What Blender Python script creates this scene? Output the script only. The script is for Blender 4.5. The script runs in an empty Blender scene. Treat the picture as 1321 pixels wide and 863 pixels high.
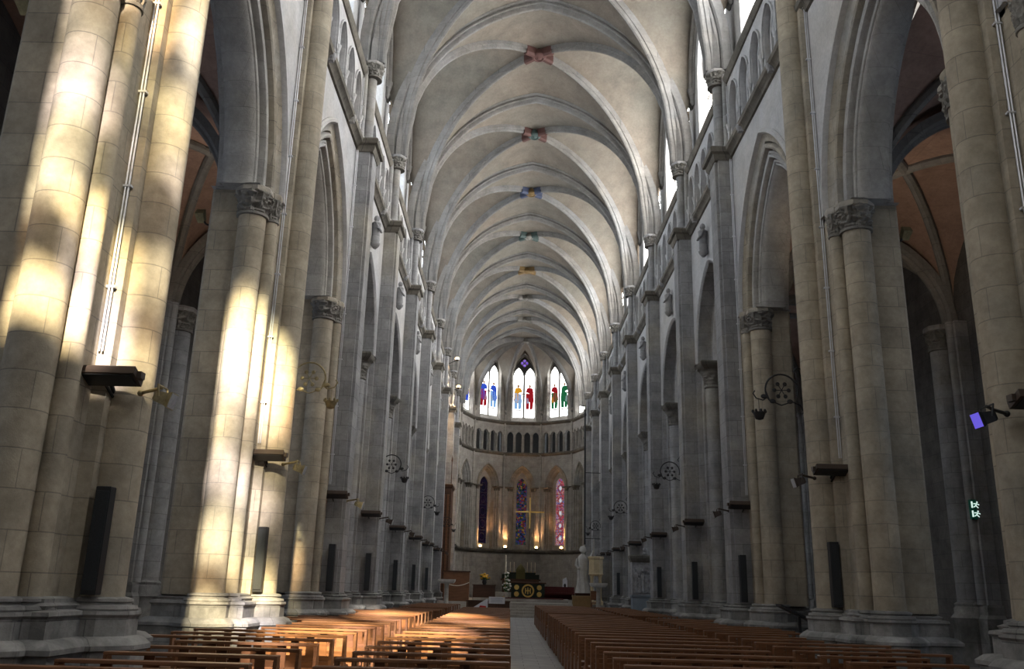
import bpy, bmesh, math, random
from math import sin, cos, pi, sqrt, radians, acos, atan2, hypot
from mathutils import Vector, Matrix, noise as pnoise
random.seed(7)
S = bpy.context.scene
C = S.collection

# ------------------------------------------------------------------ helpers
class MB:
    """collects shapes, then links them as ONE mesh object"""
    def __init__(self): self.v = []; self.f = []
    def add(self, vs, fs):
        o = len(self.v); self.v += [tuple(p) for p in vs]; self.f += [tuple(i + o for i in f) for f in fs]
    def box(self, x0, x1, y0, y1, z0, z1, b=0.0):
        if b <= 0:
            self.add([(x0,y0,z0),(x1,y0,z0),(x1,y1,z0),(x0,y1,z0),(x0,y0,z1),(x1,y0,z1),(x1,y1,z1),(x0,y1,z1)],
                     [(0,3,2,1),(4,5,6,7),(0,1,5,4),(1,2,6,5),(2,3,7,6),(3,0,4,7)])
        else:
            self.frus([(x0+b,y0+b),(x1-b,y0+b),(x1-b,y1-b),(x0+b,y1-b)], [(z0,-0),(z0+b,b),(z1-b,b),(z1,0)])
    def frus(self, poly, zo):
        """stack of offsets of a convex polygon: zo = [(z, outward offset)]"""
        n = len(poly); cx = sum(p[0] for p in poly)/n; cy = sum(p[1] for p in poly)/n
        vs = []
        for z, o in zo:
            for i in range(n):
                p0, p1, p2 = poly[i-1], poly[i], poly[(i+1) % n]
                vs.append((*offset_pt(p0, p1, p2, o), z))
        fs = [tuple(range(n))[::-1], tuple(range(len(vs)-n, len(vs)))]
        for k in range(len(zo)-1):
            for i in range(n):
                j = (i+1) % n
                fs.append((k*n+i, k*n+j, (k+1)*n+j, (k+1)*n+i))
        self.add(vs, fs)
    def prism(self, poly, z0, z1):
        n = len(poly)
        self.add([(x,y,z0) for x,y in poly]+[(x,y,z1) for x,y in poly],
                 [tuple(range(n))[::-1], tuple(range(n,2*n))]+[(i,(i+1)%n,n+(i+1)%n,n+i) for i in range(n)])
    def plate(self, pts, d):
        """flat polygon (3d points) given thickness d (vector)"""
        n = len(pts); d = Vector(d)
        self.add([Vector(p) for p in pts]+[Vector(p)+d for p in pts],
                 [tuple(range(n))[::-1], tuple(range(n,2*n))]+[(i,(i+1)%n,n+(i+1)%n,n+i) for i in range(n)])
    def lathe(self, prof, cx=0, cy=0, seg=16, a0=0.0, bump=None):
        vs = []; n = len(prof)
        for r, z in prof:
            for i in range(seg):
                a = a0 + 2*pi*i/seg
                rr = r + (bump(a, z, r) if bump else 0)
                vs.append((cx+rr*cos(a), cy+rr*sin(a), z))
        fs = [tuple(range(seg))[::-1], tuple(range((n-1)*seg, n*seg))]
        for k in range(n-1):
            for i in range(seg):
                j = (i+1) % seg
                fs.append((k*seg+i, k*seg+j, (k+1)*seg+j, (k+1)*seg+i))
        self.add(vs, fs)
    def tube(self, pts, r, seg=8, caps=True):
        pts = [Vector(p) for p in pts]; n = len(pts); vs = []
        prev = None
        for i, p in enumerate(pts):
            t = (pts[min(i+1,n-1)]-pts[max(i-1,0)]).normalized()
            if prev is None:
                up = Vector((0,0,1)) if abs(t.z) < .9 else Vector((1,0,0))
                s = t.cross(up).normalized()
            else:
                s = (prev - t*prev.dot(t)).normalized()
            prev = s; u = s.cross(t)
            rr = r[i] if isinstance(r, (list, tuple)) else r
            for k in range(seg):
                a = 2*pi*k/seg; vs.append(p + s*rr*cos(a) + u*rr*sin(a))
        fs = [(i*seg+k, i*seg+(k+1)%seg, (i+1)*seg+(k+1)%seg, (i+1)*seg+k) for i in range(n-1) for k in range(seg)]
        if caps: fs += [tuple(range(seg))[::-1], tuple(range((n-1)*seg, n*seg))]
        self.add(vs, fs)
    def bar(self, a, b, r, seg=8): self.tube([a, b], r, seg)
    def grid(self, rows):
        m = len(rows[0]); n = len(rows)
        self.add([p for r in rows for p in r],
                 [(i*m+j, i*m+j+1, (i+1)*m+j+1, (i+1)*m+j) for i in range(n-1) for j in range(m-1)])
    def ball(self, c, r, sz=(1,1,1), seg=10, rings=7):
        vs = [(c[0], c[1], c[2]-r*sz[2])]
        for k in range(1, rings):
            t = -pi/2 + pi*k/rings
            for i in range(seg):
                a = 2*pi*i/seg; vs.append((c[0]+r*sz[0]*cos(t)*cos(a), c[1]+r*sz[1]*cos(t)*sin(a), c[2]+r*sz[2]*sin(t)))
        vs.append((c[0], c[1], c[2]+r*sz[2])); L = len(vs)-1
        fs = [(0, 1+(i+1)%seg, 1+i) for i in range(seg)]
        for k in range(rings-2):
            for i in range(seg):
                j = (i+1) % seg; o = 1+k*seg
                fs.append((o+i, o+j, o+seg+j, o+seg+i))
        o = 1+(rings-2)*seg
        fs += [(o+i, o+(i+1)%seg, L) for i in range(seg)]
        self.add(vs, fs)
    def xf(self, fn): self.v = [tuple(fn(p)) for p in self.v]; return self
    def mesh(self, name, m, smooth=True, ang=38):
        me = bpy.data.meshes.new(name)
        me.from_pydata(self.v, [], self.f); me.validate()
        bm = bmesh.new(); bm.from_mesh(me)
        bmesh.ops.remove_doubles(bm, verts=bm.verts, dist=1e-5)
        bmesh.ops.recalc_face_normals(bm, faces=bm.faces)
        bm.to_mesh(me); bm.free()
        if name.endswith(('_wall','screen','arcade','masonry','dado')): smooth = False
        if smooth:
            for p in me.polygons: p.use_smooth = True
            me.set_sharp_from_angle(angle=radians(ang))
        if m: me.materials.append(m)
        return me
    def build(self, name, m, parent=None, smooth=True, ang=38):
        return link(name, self.mesh(name, m, smooth, ang), parent)

def offset_pt(p0, p1, p2, o):
    d1 = Vector((p1[0]-p0[0], p1[1]-p0[1])).normalized(); d2 = Vector((p2[0]-p1[0], p2[1]-p1[1])).normalized()
    n1 = Vector((d1.y, -d1.x)); n2 = Vector((d2.y, -d2.x)); k = 1 + n1.dot(n2)
    q = (n1 + n2) * (o / max(k, .3))
    return (p1[0]+q.x, p1[1]+q.y)

def link(name, me, parent=None):
    o = bpy.data.objects.new(name, me); C.objects.link(o)
    if parent: o.parent = parent
    return o
def tag(o, label, cat, group=None, kind=None):
    o['label'] = label; o['category'] = cat
    if group: o['group'] = group
    if kind: o['kind'] = kind
    return o
def struct(o): o['kind'] = 'structure'; return o
def thing(name, loc, label, cat, group=None, rz=0.0, kind=None):
    o = bpy.data.objects.new(name, None); C.objects.link(o); o.location = loc; o.rotation_euler = (0,0,rz)
    o.empty_display_size = .2
    return tag(o, label, cat, group, kind)
KIDS = {}
def kids(o):
    return [c for c in C.objects if c.parent == o]
def template(root):
    """remember a finished thing so that it can be copied cheaply"""
    def rec(o): return [(c, rec(c)) for c in kids(o)]
    KIDS[root.name] = rec(root); return root
def dup(root, loc, label, rz=None, group=None):
    r = root.copy(); C.objects.link(r); r.location = loc; r['label'] = label
    if rz is not None: r.rotation_euler = (0,0,rz)
    if group: r['group'] = group
    def rec(lst, par):
        for c, sub in lst:
            d = c.copy(); C.objects.link(d); d.parent = par; rec(sub, d)
    rec(KIDS[root.name], r); return r
ORD = ['first','second','third','fourth','fifth','sixth','seventh','eighth','ninth','tenth','eleventh','twelfth','thirteenth','fourteenth','fifteenth','sixteenth','seventeenth','eighteenth','nineteenth','twentieth',
 'twenty-first','twenty-second','twenty-third','twenty-fourth','twenty-fifth','twenty-sixth','twenty-seventh','twenty-eighth','twenty-ninth','thirtieth']
SIDE = {-1: 'left', 1: 'right'}

# ------------------------------------------------------------------ materials
def nt(name):
    m = bpy.data.materials.new(name); m.use_nodes = True
    t = m.node_tree; t.nodes.clear()
    out = t.nodes.new('ShaderNodeOutputMaterial')
    return m, t, out
def N(t, kind, **kw):
    n = t.nodes.new(kind)
    for k, v in kw.items():
        if k in n.inputs: n.inputs[k].default_value = v
        else: setattr(n, k, v)
    return n
def rgba(c): return (c[0], c[1], c[2], 1)
def mixc(t, a, b, fac, blend='MIX'):
    n = t.nodes.new('ShaderNodeMix'); n.data_type = 'RGBA'; n.blend_type = blend
    for sock, val in ((n.inputs[6], a), (n.inputs[7], b), (n.inputs[0], fac)):
        if hasattr(val, 'is_linked'): t.links.new(val, sock)
        elif isinstance(val, tuple): sock.default_value = rgba(val)
        else: sock.default_value = val
    return n.outputs[2]
def ramp(t, src, stops):
    n = t.nodes.new('ShaderNodeValToRGB'); t.links.new(src, n.inputs[0])
    e = n.color_ramp.elements
    while len(e) < len(stops): e.new(.5)
    for el, (p, c) in zip(e, stops): el.position = p; el.color = rgba(c) if isinstance(c, tuple) else (c,c,c,1)
    return n.outputs[0]
def bsdf(t, out, col, rough=.8, spec=.3, bump=None, bs=.3, bd=.02, metal=0):
    b = N(t, 'ShaderNodeBsdfPrincipled'); b.inputs['Roughness'].default_value = rough
    b.inputs['Specular IOR Level'].default_value = spec; b.inputs['Metallic'].default_value = metal
    if hasattr(col, 'is_linked'): t.links.new(col, b.inputs['Base Color'])
    else: b.inputs['Base Color'].default_value = rgba(col)
    if bump is not None:
        bn = N(t, 'ShaderNodeBump'); bn.inputs['Strength'].default_value = bs; bn.inputs['Distance'].default_value = bd
        t.links.new(bump, bn.inputs['Height']); t.links.new(bn.outputs[0], b.inputs['Normal'])
    t.links.new(b.outputs[0], out.inputs[0]); return b
def noise(t, vec, scale, detail=4, rough=.55):
    n = N(t, 'ShaderNodeTexNoise'); n.inputs['Scale'].default_value = scale; n.inputs['Detail'].default_value = detail
    n.inputs['Roughness'].default_value = rough
    if vec is not None: t.links.new(vec, n.inputs['Vector'])
    return n.outputs[0]
def stone(name, c1, c2, mortar, w=.95, h=.42, patina=None, pat=(.45,.65), stain=.35, bs=.35, msize=.012, patscale=.35):
    m, t, out = nt(name)
    g = N(t, 'ShaderNodeNewGeometry'); sp = N(t, 'ShaderNodeSeparateXYZ'); t.links.new(g.outputs['Position'], sp.inputs[0])
    ab = N(t, 'ShaderNodeMath', operation='ABSOLUTE'); t.links.new(sp.outputs[0], ab.inputs[0])
    ad = N(t, 'ShaderNodeMath', operation='SUBTRACT'); t.links.new(sp.outputs[1], ad.inputs[0]); t.links.new(ab.outputs[0], ad.inputs[1])
    cb = N(t, 'ShaderNodeCombineXYZ'); t.links.new(ad.outputs[0], cb.inputs[0]); t.links.new(sp.outputs[2], cb.inputs[1])
    br = N(t, 'ShaderNodeTexBrick'); t.links.new(cb.outputs[0], br.inputs['Vector'])
    for k, v in (('Color1', rgba(c1)), ('Color2', rgba(c2)), ('Mortar', rgba(mortar)), ('Scale', 1.0), ('Mortar Size', msize),
                 ('Mortar Smooth', .3), ('Bias', 0.0), ('Brick Width', w), ('Row Height', h)): br.inputs[k].default_value = v
    col = br.outputs[0]; pos = g.outputs['Position']
    if patina:
        f = ramp(t, noise(t, pos, patscale, 5, .6), [(pat[0], 0.0), (pat[1], 1.0)])
        col = mixc(t, col, patina, f)
    f2 = ramp(t, noise(t, pos, 1.7, 6, .65), [(.3, 1-stain), (.7, 1.0+stain*.25)])
    col = mixc(t, col, f2, 1.0, 'MULTIPLY')
    f3 = ramp(t, noise(t, pos, 11, 4, .7), [(.3, .86), (.65, 1.05)])
    col = mixc(t, col, f3, 1.0, 'MULTIPLY')
    hm = N(t, 'ShaderNodeMath', operation='MULTIPLY_ADD'); t.links.new(br.outputs[1], hm.inputs[0]); hm.inputs[1].default_value = -1.0
    t.links.new(noise(t, pos, 14, 5, .7), hm.inputs[2])
    bsdf(t, out, col, .85, .2, hm.outputs[0], bs, .02)
    return m
def plain(name, col, rough=.6, spec=.3, metal=0, var=.15, scale=6, bs=0.0):
    m, t, out = nt(name); tc = N(t, 'ShaderNodeTexCoord')
    n = noise(t, tc.outputs['Object'], scale, 5, .6)
    f = ramp(t, n, [(.3, 1-var), (.7, 1+var*.5)])
    bsdf(t, out, mixc(t, col, f, 1.0, 'MULTIPLY'), rough, spec, n if bs else None, bs, .01, metal); return m
def emit(name, col, st):
    m, t, out = nt(name); e = N(t, 'ShaderNodeEmission'); e.inputs[0].default_value = rgba(col); e.inputs[1].default_value = st
    t.links.new(e.outputs[0], out.inputs[0]); return m
def wood(name, c1, c2, rough=.38, gs=1.0):
    m, t, out = nt(name); tc = N(t, 'ShaderNodeTexCoord'); mp = N(t, 'ShaderNodeMapping'); mp.inputs['Scale'].default_value = (2*gs, 14*gs, 14*gs)
    t.links.new(tc.outputs['Object'], mp.inputs[0])
    oi = N(t, 'ShaderNodeObjectInfo'); va = N(t, 'ShaderNodeVectorMath', operation='ADD'); t.links.new(mp.outputs[0], va.inputs[0]); t.links.new(oi.outputs['Location'], va.inputs[1])
    n = noise(t, va.outputs[0], 1.2, 6, .65)
    col = ramp(t, n, [(.3, c1), (.7, c2)])
    bsdf(t, out, col, rough, .45, n, .12, .004); return m
def glassy(name, cols, st, scale, lead=.03, dark=(.01,.01,.012)):
    """leaded mosaic of coloured glass lit from outside"""
    m, t, out = nt(name); tc = N(t, 'ShaderNodeTexCoord')
    v = N(t, 'ShaderNodeTexVoronoi'); v.inputs['Scale'].default_value = scale; t.links.new(tc.outputs['Object'], v.inputs['Vector'])
    sp = N(t, 'ShaderNodeSeparateColor'); t.links.new(v.outputs['Color'], sp.inputs[0])
    n = len(cols); r = t.nodes.new('ShaderNodeValToRGB'); t.links.new(sp.outputs[0], r.inputs[0]); r.color_ramp.interpolation = 'CONSTANT'
    e = r.color_ramp.elements
    while len(e) < n: e.new(.5)
    for i, c in enumerate(cols): e[i].position = i/n; e[i].color = rgba(c)
    d = N(t, 'ShaderNodeTexVoronoi', feature='DISTANCE_TO_EDGE'); d.inputs['Scale'].default_value = scale; t.links.new(tc.outputs['Object'], d.inputs['Vector'])
    f = ramp(t, d.outputs['Distance'], [(lead*.6, 0.0), (lead, 1.0)])
    em = N(t, 'ShaderNodeEmission'); em.inputs[1].default_value = st
    t.links.new(mixc(t, dark, r.outputs[0], f), em.inputs[0]); t.links.new(em.outputs[0], out.inputs[0]); return m

CREAM = stone('cream_limestone', (.46,.40,.305), (.385,.335,.26), (.27,.24,.195), patina=(.31,.295,.255), pat=(.46,.74), msize=.008)
GREY = stone('grey_limestone', (.35,.35,.355), (.28,.28,.29), (.20,.20,.205), patina=(.41,.38,.32), pat=(.5,.75), msize=.008)
PALE = stone('pale_wall_stone', (.50,.505,.515), (.46,.465,.48), (.41,.415,.43), w=1.1, h=.5, patina=(.47,.45,.42), pat=(.42,.7), stain=.2, bs=.15, msize=.006)
BASE = stone('weathered_base_stone', (.29,.285,.275), (.23,.23,.225), (.15,.15,.15), w=1.2, h=.6, patina=(.44,.43,.41), pat=(.5,.7), stain=.5, patscale=1.3, msize=.008)
RIB = stone('rib_stone', (.245,.233,.215), (.20,.19,.178), (.15,.146,.137), w=.7, h=.5, patina=(.235,.238,.24), pat=(.45,.7), stain=.3, msize=.008)
ARCHS = stone('arch_stone', (.42,.37,.29), (.31,.275,.22), (.22,.20,.17), w=.6, h=.45, patina=(.38,.37,.35), pat=(.45,.65), stain=.35, msize=.008)
ARCHG = stone('grey_arch_stone', (.41,.395,.365), (.35,.335,.31), (.27,.26,.24), w=.6, h=.45, patina=(.40,.40,.40), pat=(.45,.65), stain=.3, msize=.007)
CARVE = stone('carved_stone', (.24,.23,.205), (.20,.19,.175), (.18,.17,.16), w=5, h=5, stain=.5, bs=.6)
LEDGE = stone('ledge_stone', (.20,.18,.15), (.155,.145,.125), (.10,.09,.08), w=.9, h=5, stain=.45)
APSES = stone('apse_stone', (.49,.455,.405), (.43,.40,.36), (.33,.31,.28), w=.8, h=.4, stain=.3, msize=.008)
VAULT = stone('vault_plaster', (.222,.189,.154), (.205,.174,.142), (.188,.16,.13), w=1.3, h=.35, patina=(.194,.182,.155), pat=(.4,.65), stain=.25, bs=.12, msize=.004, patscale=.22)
AISLEV = stone('pink_aisle_plaster', (.40,.27,.215), (.365,.245,.20), (.33,.22,.18), w=1.2, h=.35, stain=.3, bs=.1, msize=.004)
AISLEW = stone('shade_toned_aisle_stone', (.15,.14,.13), (.12,.115,.11), (.09,.09,.09), stain=.4, msize=.008)  # wall colour darkened to stand in for shadowy chapel openings
MULL = plain('darkened_mullion_stone', (.075,.060,.045), .9, .1)  # tan stone darkened to offset the glare of the strong panes
DARKST = plain('dark_passage_stone', (.10,.10,.10), .9, .1)
def floor_mat():
    m, t, out = nt('floor_slabs'); g = N(t, 'ShaderNodeNewGeometry')
    br = N(t, 'ShaderNodeTexBrick'); t.links.new(g.outputs['Position'], br.inputs['Vector'])
    for k, v in (('Color1', rgba((.30,.293,.285))), ('Color2', rgba((.235,.232,.228))), ('Mortar', rgba((.07,.07,.07))), ('Scale', 1.0), ('Mortar Size', .008), ('Brick Width', .7), ('Row Height', .45)): br.inputs[k].default_value = v
    f = ramp(t, noise(t, g.outputs['Position'], 2.2, 5, .6), [(.3, .75), (.7, 1.1)])
    bsdf(t, out, mixc(t, br.outputs[0], f, 1.0, 'MULTIPLY'), .55, .35, noise(t, g.outputs['Position'], 8, 4), .08, .01); return m
FLOOR = floor_mat()
WOOD = wood('varnished_pew_wood', (.125,.052,.022), (.235,.102,.046), .36)
WOODR = wood('worn_rail_wood', (.15,.068,.033), (.265,.125,.062), .33)
DWOOD = wood('dark_oak', (.045,.018,.009), (.095,.040,.018), .45, .5)
BLACK = plain('black_casing', (.018,.019,.021), .45, .4)
GRILLE = plain('speaker_grille', (.030,.034,.038), .6, .3, var=.3, scale=60)
BROWNM = plain('brown_metal_housing', (.060,.042,.032), .45, .4)
STEEL = plain('pale_conduit', (.62,.63,.66), .35, .5, .3)
IRON = plain('wrought_iron', (.03,.03,.032), .5, .4, .3)
GILT_AND_SUNLIT = plain('gilt_and_sunlit_iron', (.34,.28,.15), .45, .5, .4, .4, 12)  # gilt tone that also carries sunlight on the near left fittings
GOLD = plain('gold', (.75,.52,.16), .3, .5, .9, .2, 12)
WHITE = plain('white_board', (.75,.76,.80), .6, .3, var=.04)
RED = plain('red_print', (.55,.03,.03), .6, .3, var=.05)
REDP = plain('painted_red', (.10,.048,.042), .7); BLUEP = plain('painted_blue', (.06,.075,.13), .7); GREENP = plain('painted_green', (.065,.095,.09), .7); OCHREP = plain('painted_ochre', (.17,.11,.045), .7)
CREAMP = plain('cream_painted_stone', (.55,.44,.27), .6, .3, var=.2, scale=3)
MARBLE = plain('white_marble', (.52,.505,.475), .5, .4, var=.2, scale=4)
BLUEGREY = plain('blue_grey_paint', (.20,.235,.27), .6, .3, var=.15, scale=3)
RELIEF = plain('grey_relief_marble', (.34,.34,.345), .6, .3, var=.5, scale=5, bs=.5)
LEAF = plain('green_leaves', (.05,.12,.03), .6, .3, var=.4, scale=14)
FLOWERY = plain('yellow_petals', (.75,.45,.05), .6, var=.3, scale=20); FLOWERW = plain('white_petals', (.8,.78,.74), .6, var=.1, scale=20)
WAX = plain('candle_wax', (.85,.78,.62), .5)
CLOTH = plain('green_altar_cloth', (.035,.045,.035), .8, .2, var=.3, scale=30)
REDC = plain('dark_red_fabric', (.085,.018,.015), .8)
LENS = plain('floodlight_lens', (.55,.56,.58), .12, .6, .2, .2, 20)
LENSB = emit('violet_lens_reflection', (.20,.15,.95), 1.0)  # emission stands in for a violet reflection on the lens
DAY_R = 'set below'

SPAN = dict(
 DAYR=emit('south_daylight_glass', (1.0,.98,.95), 26.0),
 DAYL=emit('north_daylight_glass', (.86,.93,1.0), 7.5),
 DAYA=emit('apse_daylight_glass', (.97,.99,1.0), 11.0),
 AISLEL=emit('aisle_daylight_glass', (.72,.82,1.0), 6.0),
)
MOS_W = glassy('dark_violet_mosaic_glass', [(.03,.02,.06),(.06,.03,.09),(.02,.03,.08),(.10,.05,.08),(.03,.02,.04)], .25, 7)
MOS_C = glassy('blue_red_mosaic_glass', [(.05,.07,.25),(.30,.04,.05),(.04,.10,.06),(.40,.25,.06),(.10,.08,.28),(.02,.02,.05)], .42, 7)
MOS_R = glassy('bright_pink_mosaic_glass', [(.85,.16,.16),(.75,.10,.14),(.95,.45,.45),(.35,.35,.8),(.8,.12,.2),(.9,.6,.55)], .55, 9)
VIOLET = glassy('violet_rose_glass', [(.30,.16,.95),(.45,.25,1.0),(.20,.10,.7)], 1.4, 9, .04)
GLS = {k: emit('glass_'+k, c, s) for k, c, s in (('blue',(.05,.12,.75),1.0),('red',(.5,.02,.03),.8),('green',(.03,.25,.10),.7),('gold',(.9,.42,.03),1.0),('pale',(.30,.55,.95),1.1),('skin',(.55,.30,.16),.8),('brown',(.16,.07,.03),.5),('orange',(.85,.30,.04),.9),('sky',(.45,.65,.95),1.0),('grey',(.45,.50,.58),.9))}

# ------------------------------------------------------------------ plan of the church (metres)
ZK = [3.25, 10.60, 17.50, 24.50, 30.75, 37.95, 45.15, 52.1, 58.9, 65.5, 72.0, 77.6]     # pier centres along the nave
XW = 5.72      # wall plane of the nave
XC = 6.10      # clerestory plane
A = 5.35       # half span of the vault at the capitals
HS = 17.62     # top of the vault capitals
HSA = 18.20    # where the stilted arches begin to curve
XOS = {-1: 10.95, 1: 12.1}      # outer aisle walls

def R_of(a, h): return (a*a + h*h)/(2*a)
def arch_pts(a, R, H0, n=12):
    """pointed arch, left springing to right"""
    d = R - a; th = acos(max(-1, min(1, d/R)))
    L = [(d - R*cos(th*i/n), H0 + R*sin(th*i/n)) for i in range(n+1)]
    return L + [(-x, z) for x, z in L[-2::-1]]
def arch_rows(a0, R0, H0, prof, Hs=None, n=12):
    """rows[i] = list over prof of (v, depth, H); prof = [(rho, depth)] from one face to the other"""
    cols = []
    for rho, dep in prof:
        p = arch_pts(a0+rho, R0+rho, H0, n)
        if Hs is not None: p = [(p[0][0], Hs)] + p + [(p[-1][0], Hs)]
        cols.append([(v, dep, h) for v, h in p])
    return [[c[i] for c in cols] for i in range(len(cols[0]))]
def roll(rho, dep, r, a0, a1, n=5):
    return [(rho + r*cos(radians(a0+(a1-a0)*i/n)), dep + r*sin(radians(a0+(a1-a0)*i/n))) for i in range(n+1)]

# ---------------------------------------------------------------- pier parts (local: x outward from nave axis relative to XW, y along nave)
def carve_bump(amp, k=9, seed=0):
    def f(a, z, r):
        q = Vector((cos(a)*k*.36, sin(a)*k*.36, z*9+seed))
        return amp*(1.5*(.42-abs(pnoise.noise(q*1.0))*2.0) + .9*pnoise.noise(q*2.3))
    return f
def cap_mb(cx, cy, r, z0, z1, seg=52):
    """foliate capital: necking ring, carved bell; returns (bell, abacus)"""
    b = MB(); h = z1-z0
    prof = [(r*.98, z0-.05), (r*1.17, z0-.04), (r*1.17, z0+.01), (r*1.02, z0+.03)]
    b.lathe(prof, cx, cy, 20)
    n = 22; p2 = []
    for i in range(n+1):
        t = i/n; p2.append((r*(1.06+.30*t**1.6), z0+.02+(h*.74)*t))
    b.lathe(p2, cx, cy, seg, bump=carve_bump(min(.05, r*.20), 8))
    ab = MB(); ab.lathe([(r*1.28, z1-h*.28), (r*1.42, z1-h*.22), (r*1.42, z1-h*.08), (r*1.34, z1-h*.02), (r*1.30, z1)], cx, cy, 8, pi/8)
    return b, ab
def base_mb(mb, cx, cy, r, H=1.42, seg=8):
    o = r*1.12
    mb.lathe([(o+.26, 0), (o+.26, .86), (o+.30, .88), (o+.30, .93), (o+.22, 1.0), (o+.13, 1.02), (o+.13, 1.22), (o+.16, 1.25), (o+.15, 1.29)], cx, cy, seg, pi/8)
    mb.lathe([(o+.10, 1.28), (o+.115, 1.31), (o+.10, 1.345), (o+.04, 1.355), (o+.03, 1.375), (o+.055, 1.39), (o+.05, 1.42), (o-.02, 1.44)], cx, cy, 18)
PLW = [(0.0, .30), (.86, .30), (.88, .34), (.93, .34), (1.0, .26), (1.02, .17), (1.22, .17), (1.25, .20), (1.29, .19), (1.31, .10), (1.35, .12), (1.38, .06), (1.42, .06), (1.44, 0.0)]
def rect(x0, x1, y0, y1): return [(x0,y0),(x1,y0),(x1,y1),(x0,y1)]

def pier_west(sg, parent):
    """clustered pier with round shafts; sg mirrors x"""
    mir = (lambda p: (p[0]*sg, p[1], p[2]))
    def put(mb, nm, m, par=parent): return mb.xf(mir).build(nm, m, par)
    core = MB()
    core.prism([(-.16,-.42),(-.16,.42),(0.0,.46),(0.0,.80),(.10,.86),(.10,1.04),(.30,1.10),(.50,1.22),(1.18,1.22),(1.24,1.16),(1.24,-1.16),(1.18,-1.22),(.50,-1.22),(.30,-1.10),(.10,-1.04),(.10,-.86),(0.0,-.80),(0.0,-.46)], 1.40, 9.3)
    core.prism([(-.16,-.42),(-.16,.42),(0.0,.46),(.3,.46),(.3,-.46),(0.0,-.46)], 9.3, 17.3)
    put(core, 'core', CREAM)
    b = MB()
    b.frus(rect(-.10,.92,-.98,.98), PLW)
    b.frus(rect(.44,1.16,-1.10,1.10), PLW)
    base_mb(b, -.27, 0, .28)
    for s in (-1, 1):
        base_mb(b, .06, s*.93, .15); base_mb(b, .36, s*1.20, .27)
    base_mb(b, 1.26, 0, .26)
    put(b, 'base', BASE)
    r = MB(); r.lathe([(.285, 1.42), (.28, 2), (.28, 17.4)], -.25, 0, 28); put(r, 'wall_shaft', CREAM)
    for s in (-1, 1):
        for (x, y, rr) in ((.36, s*1.20, .27), (.06, s*.93, .135)):
            m_ = MB(); m_.lathe([(rr*1.03, 1.42), (rr, 1.7), (rr, 8.72)], x, y, 24); put(m_, 'arcade_shaft', CREAM)
            bell, ab = cap_mb(x, y, rr, 8.72, 9.3)
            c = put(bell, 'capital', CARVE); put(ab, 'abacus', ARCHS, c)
    a = MB(); a.lathe([(.25, 1.42), (.25, 8.72)], 1.26, 0, 20); put(a, 'aisle_shaft', CREAM)
    bell, ab = cap_mb(1.26, 0, .25, 8.72, 9.3); c = put(bell, 'capital', CARVE); put(ab, 'abacus', ARCHS, c)
    for s in (-1, 1):
        m_ = MB(); m_.lathe([(.12, 1.42), (.12, 8.72)], 1.20, s*.80, 14); put(m_, 'aisle_shaft', CREAM)
        bell, ab = cap_mb(1.20, s*.80, .12, 8.72, 9.25, 20); c = put(bell, 'capital', CARVE); put(ab, 'abacus', ARCHS, c)

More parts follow.
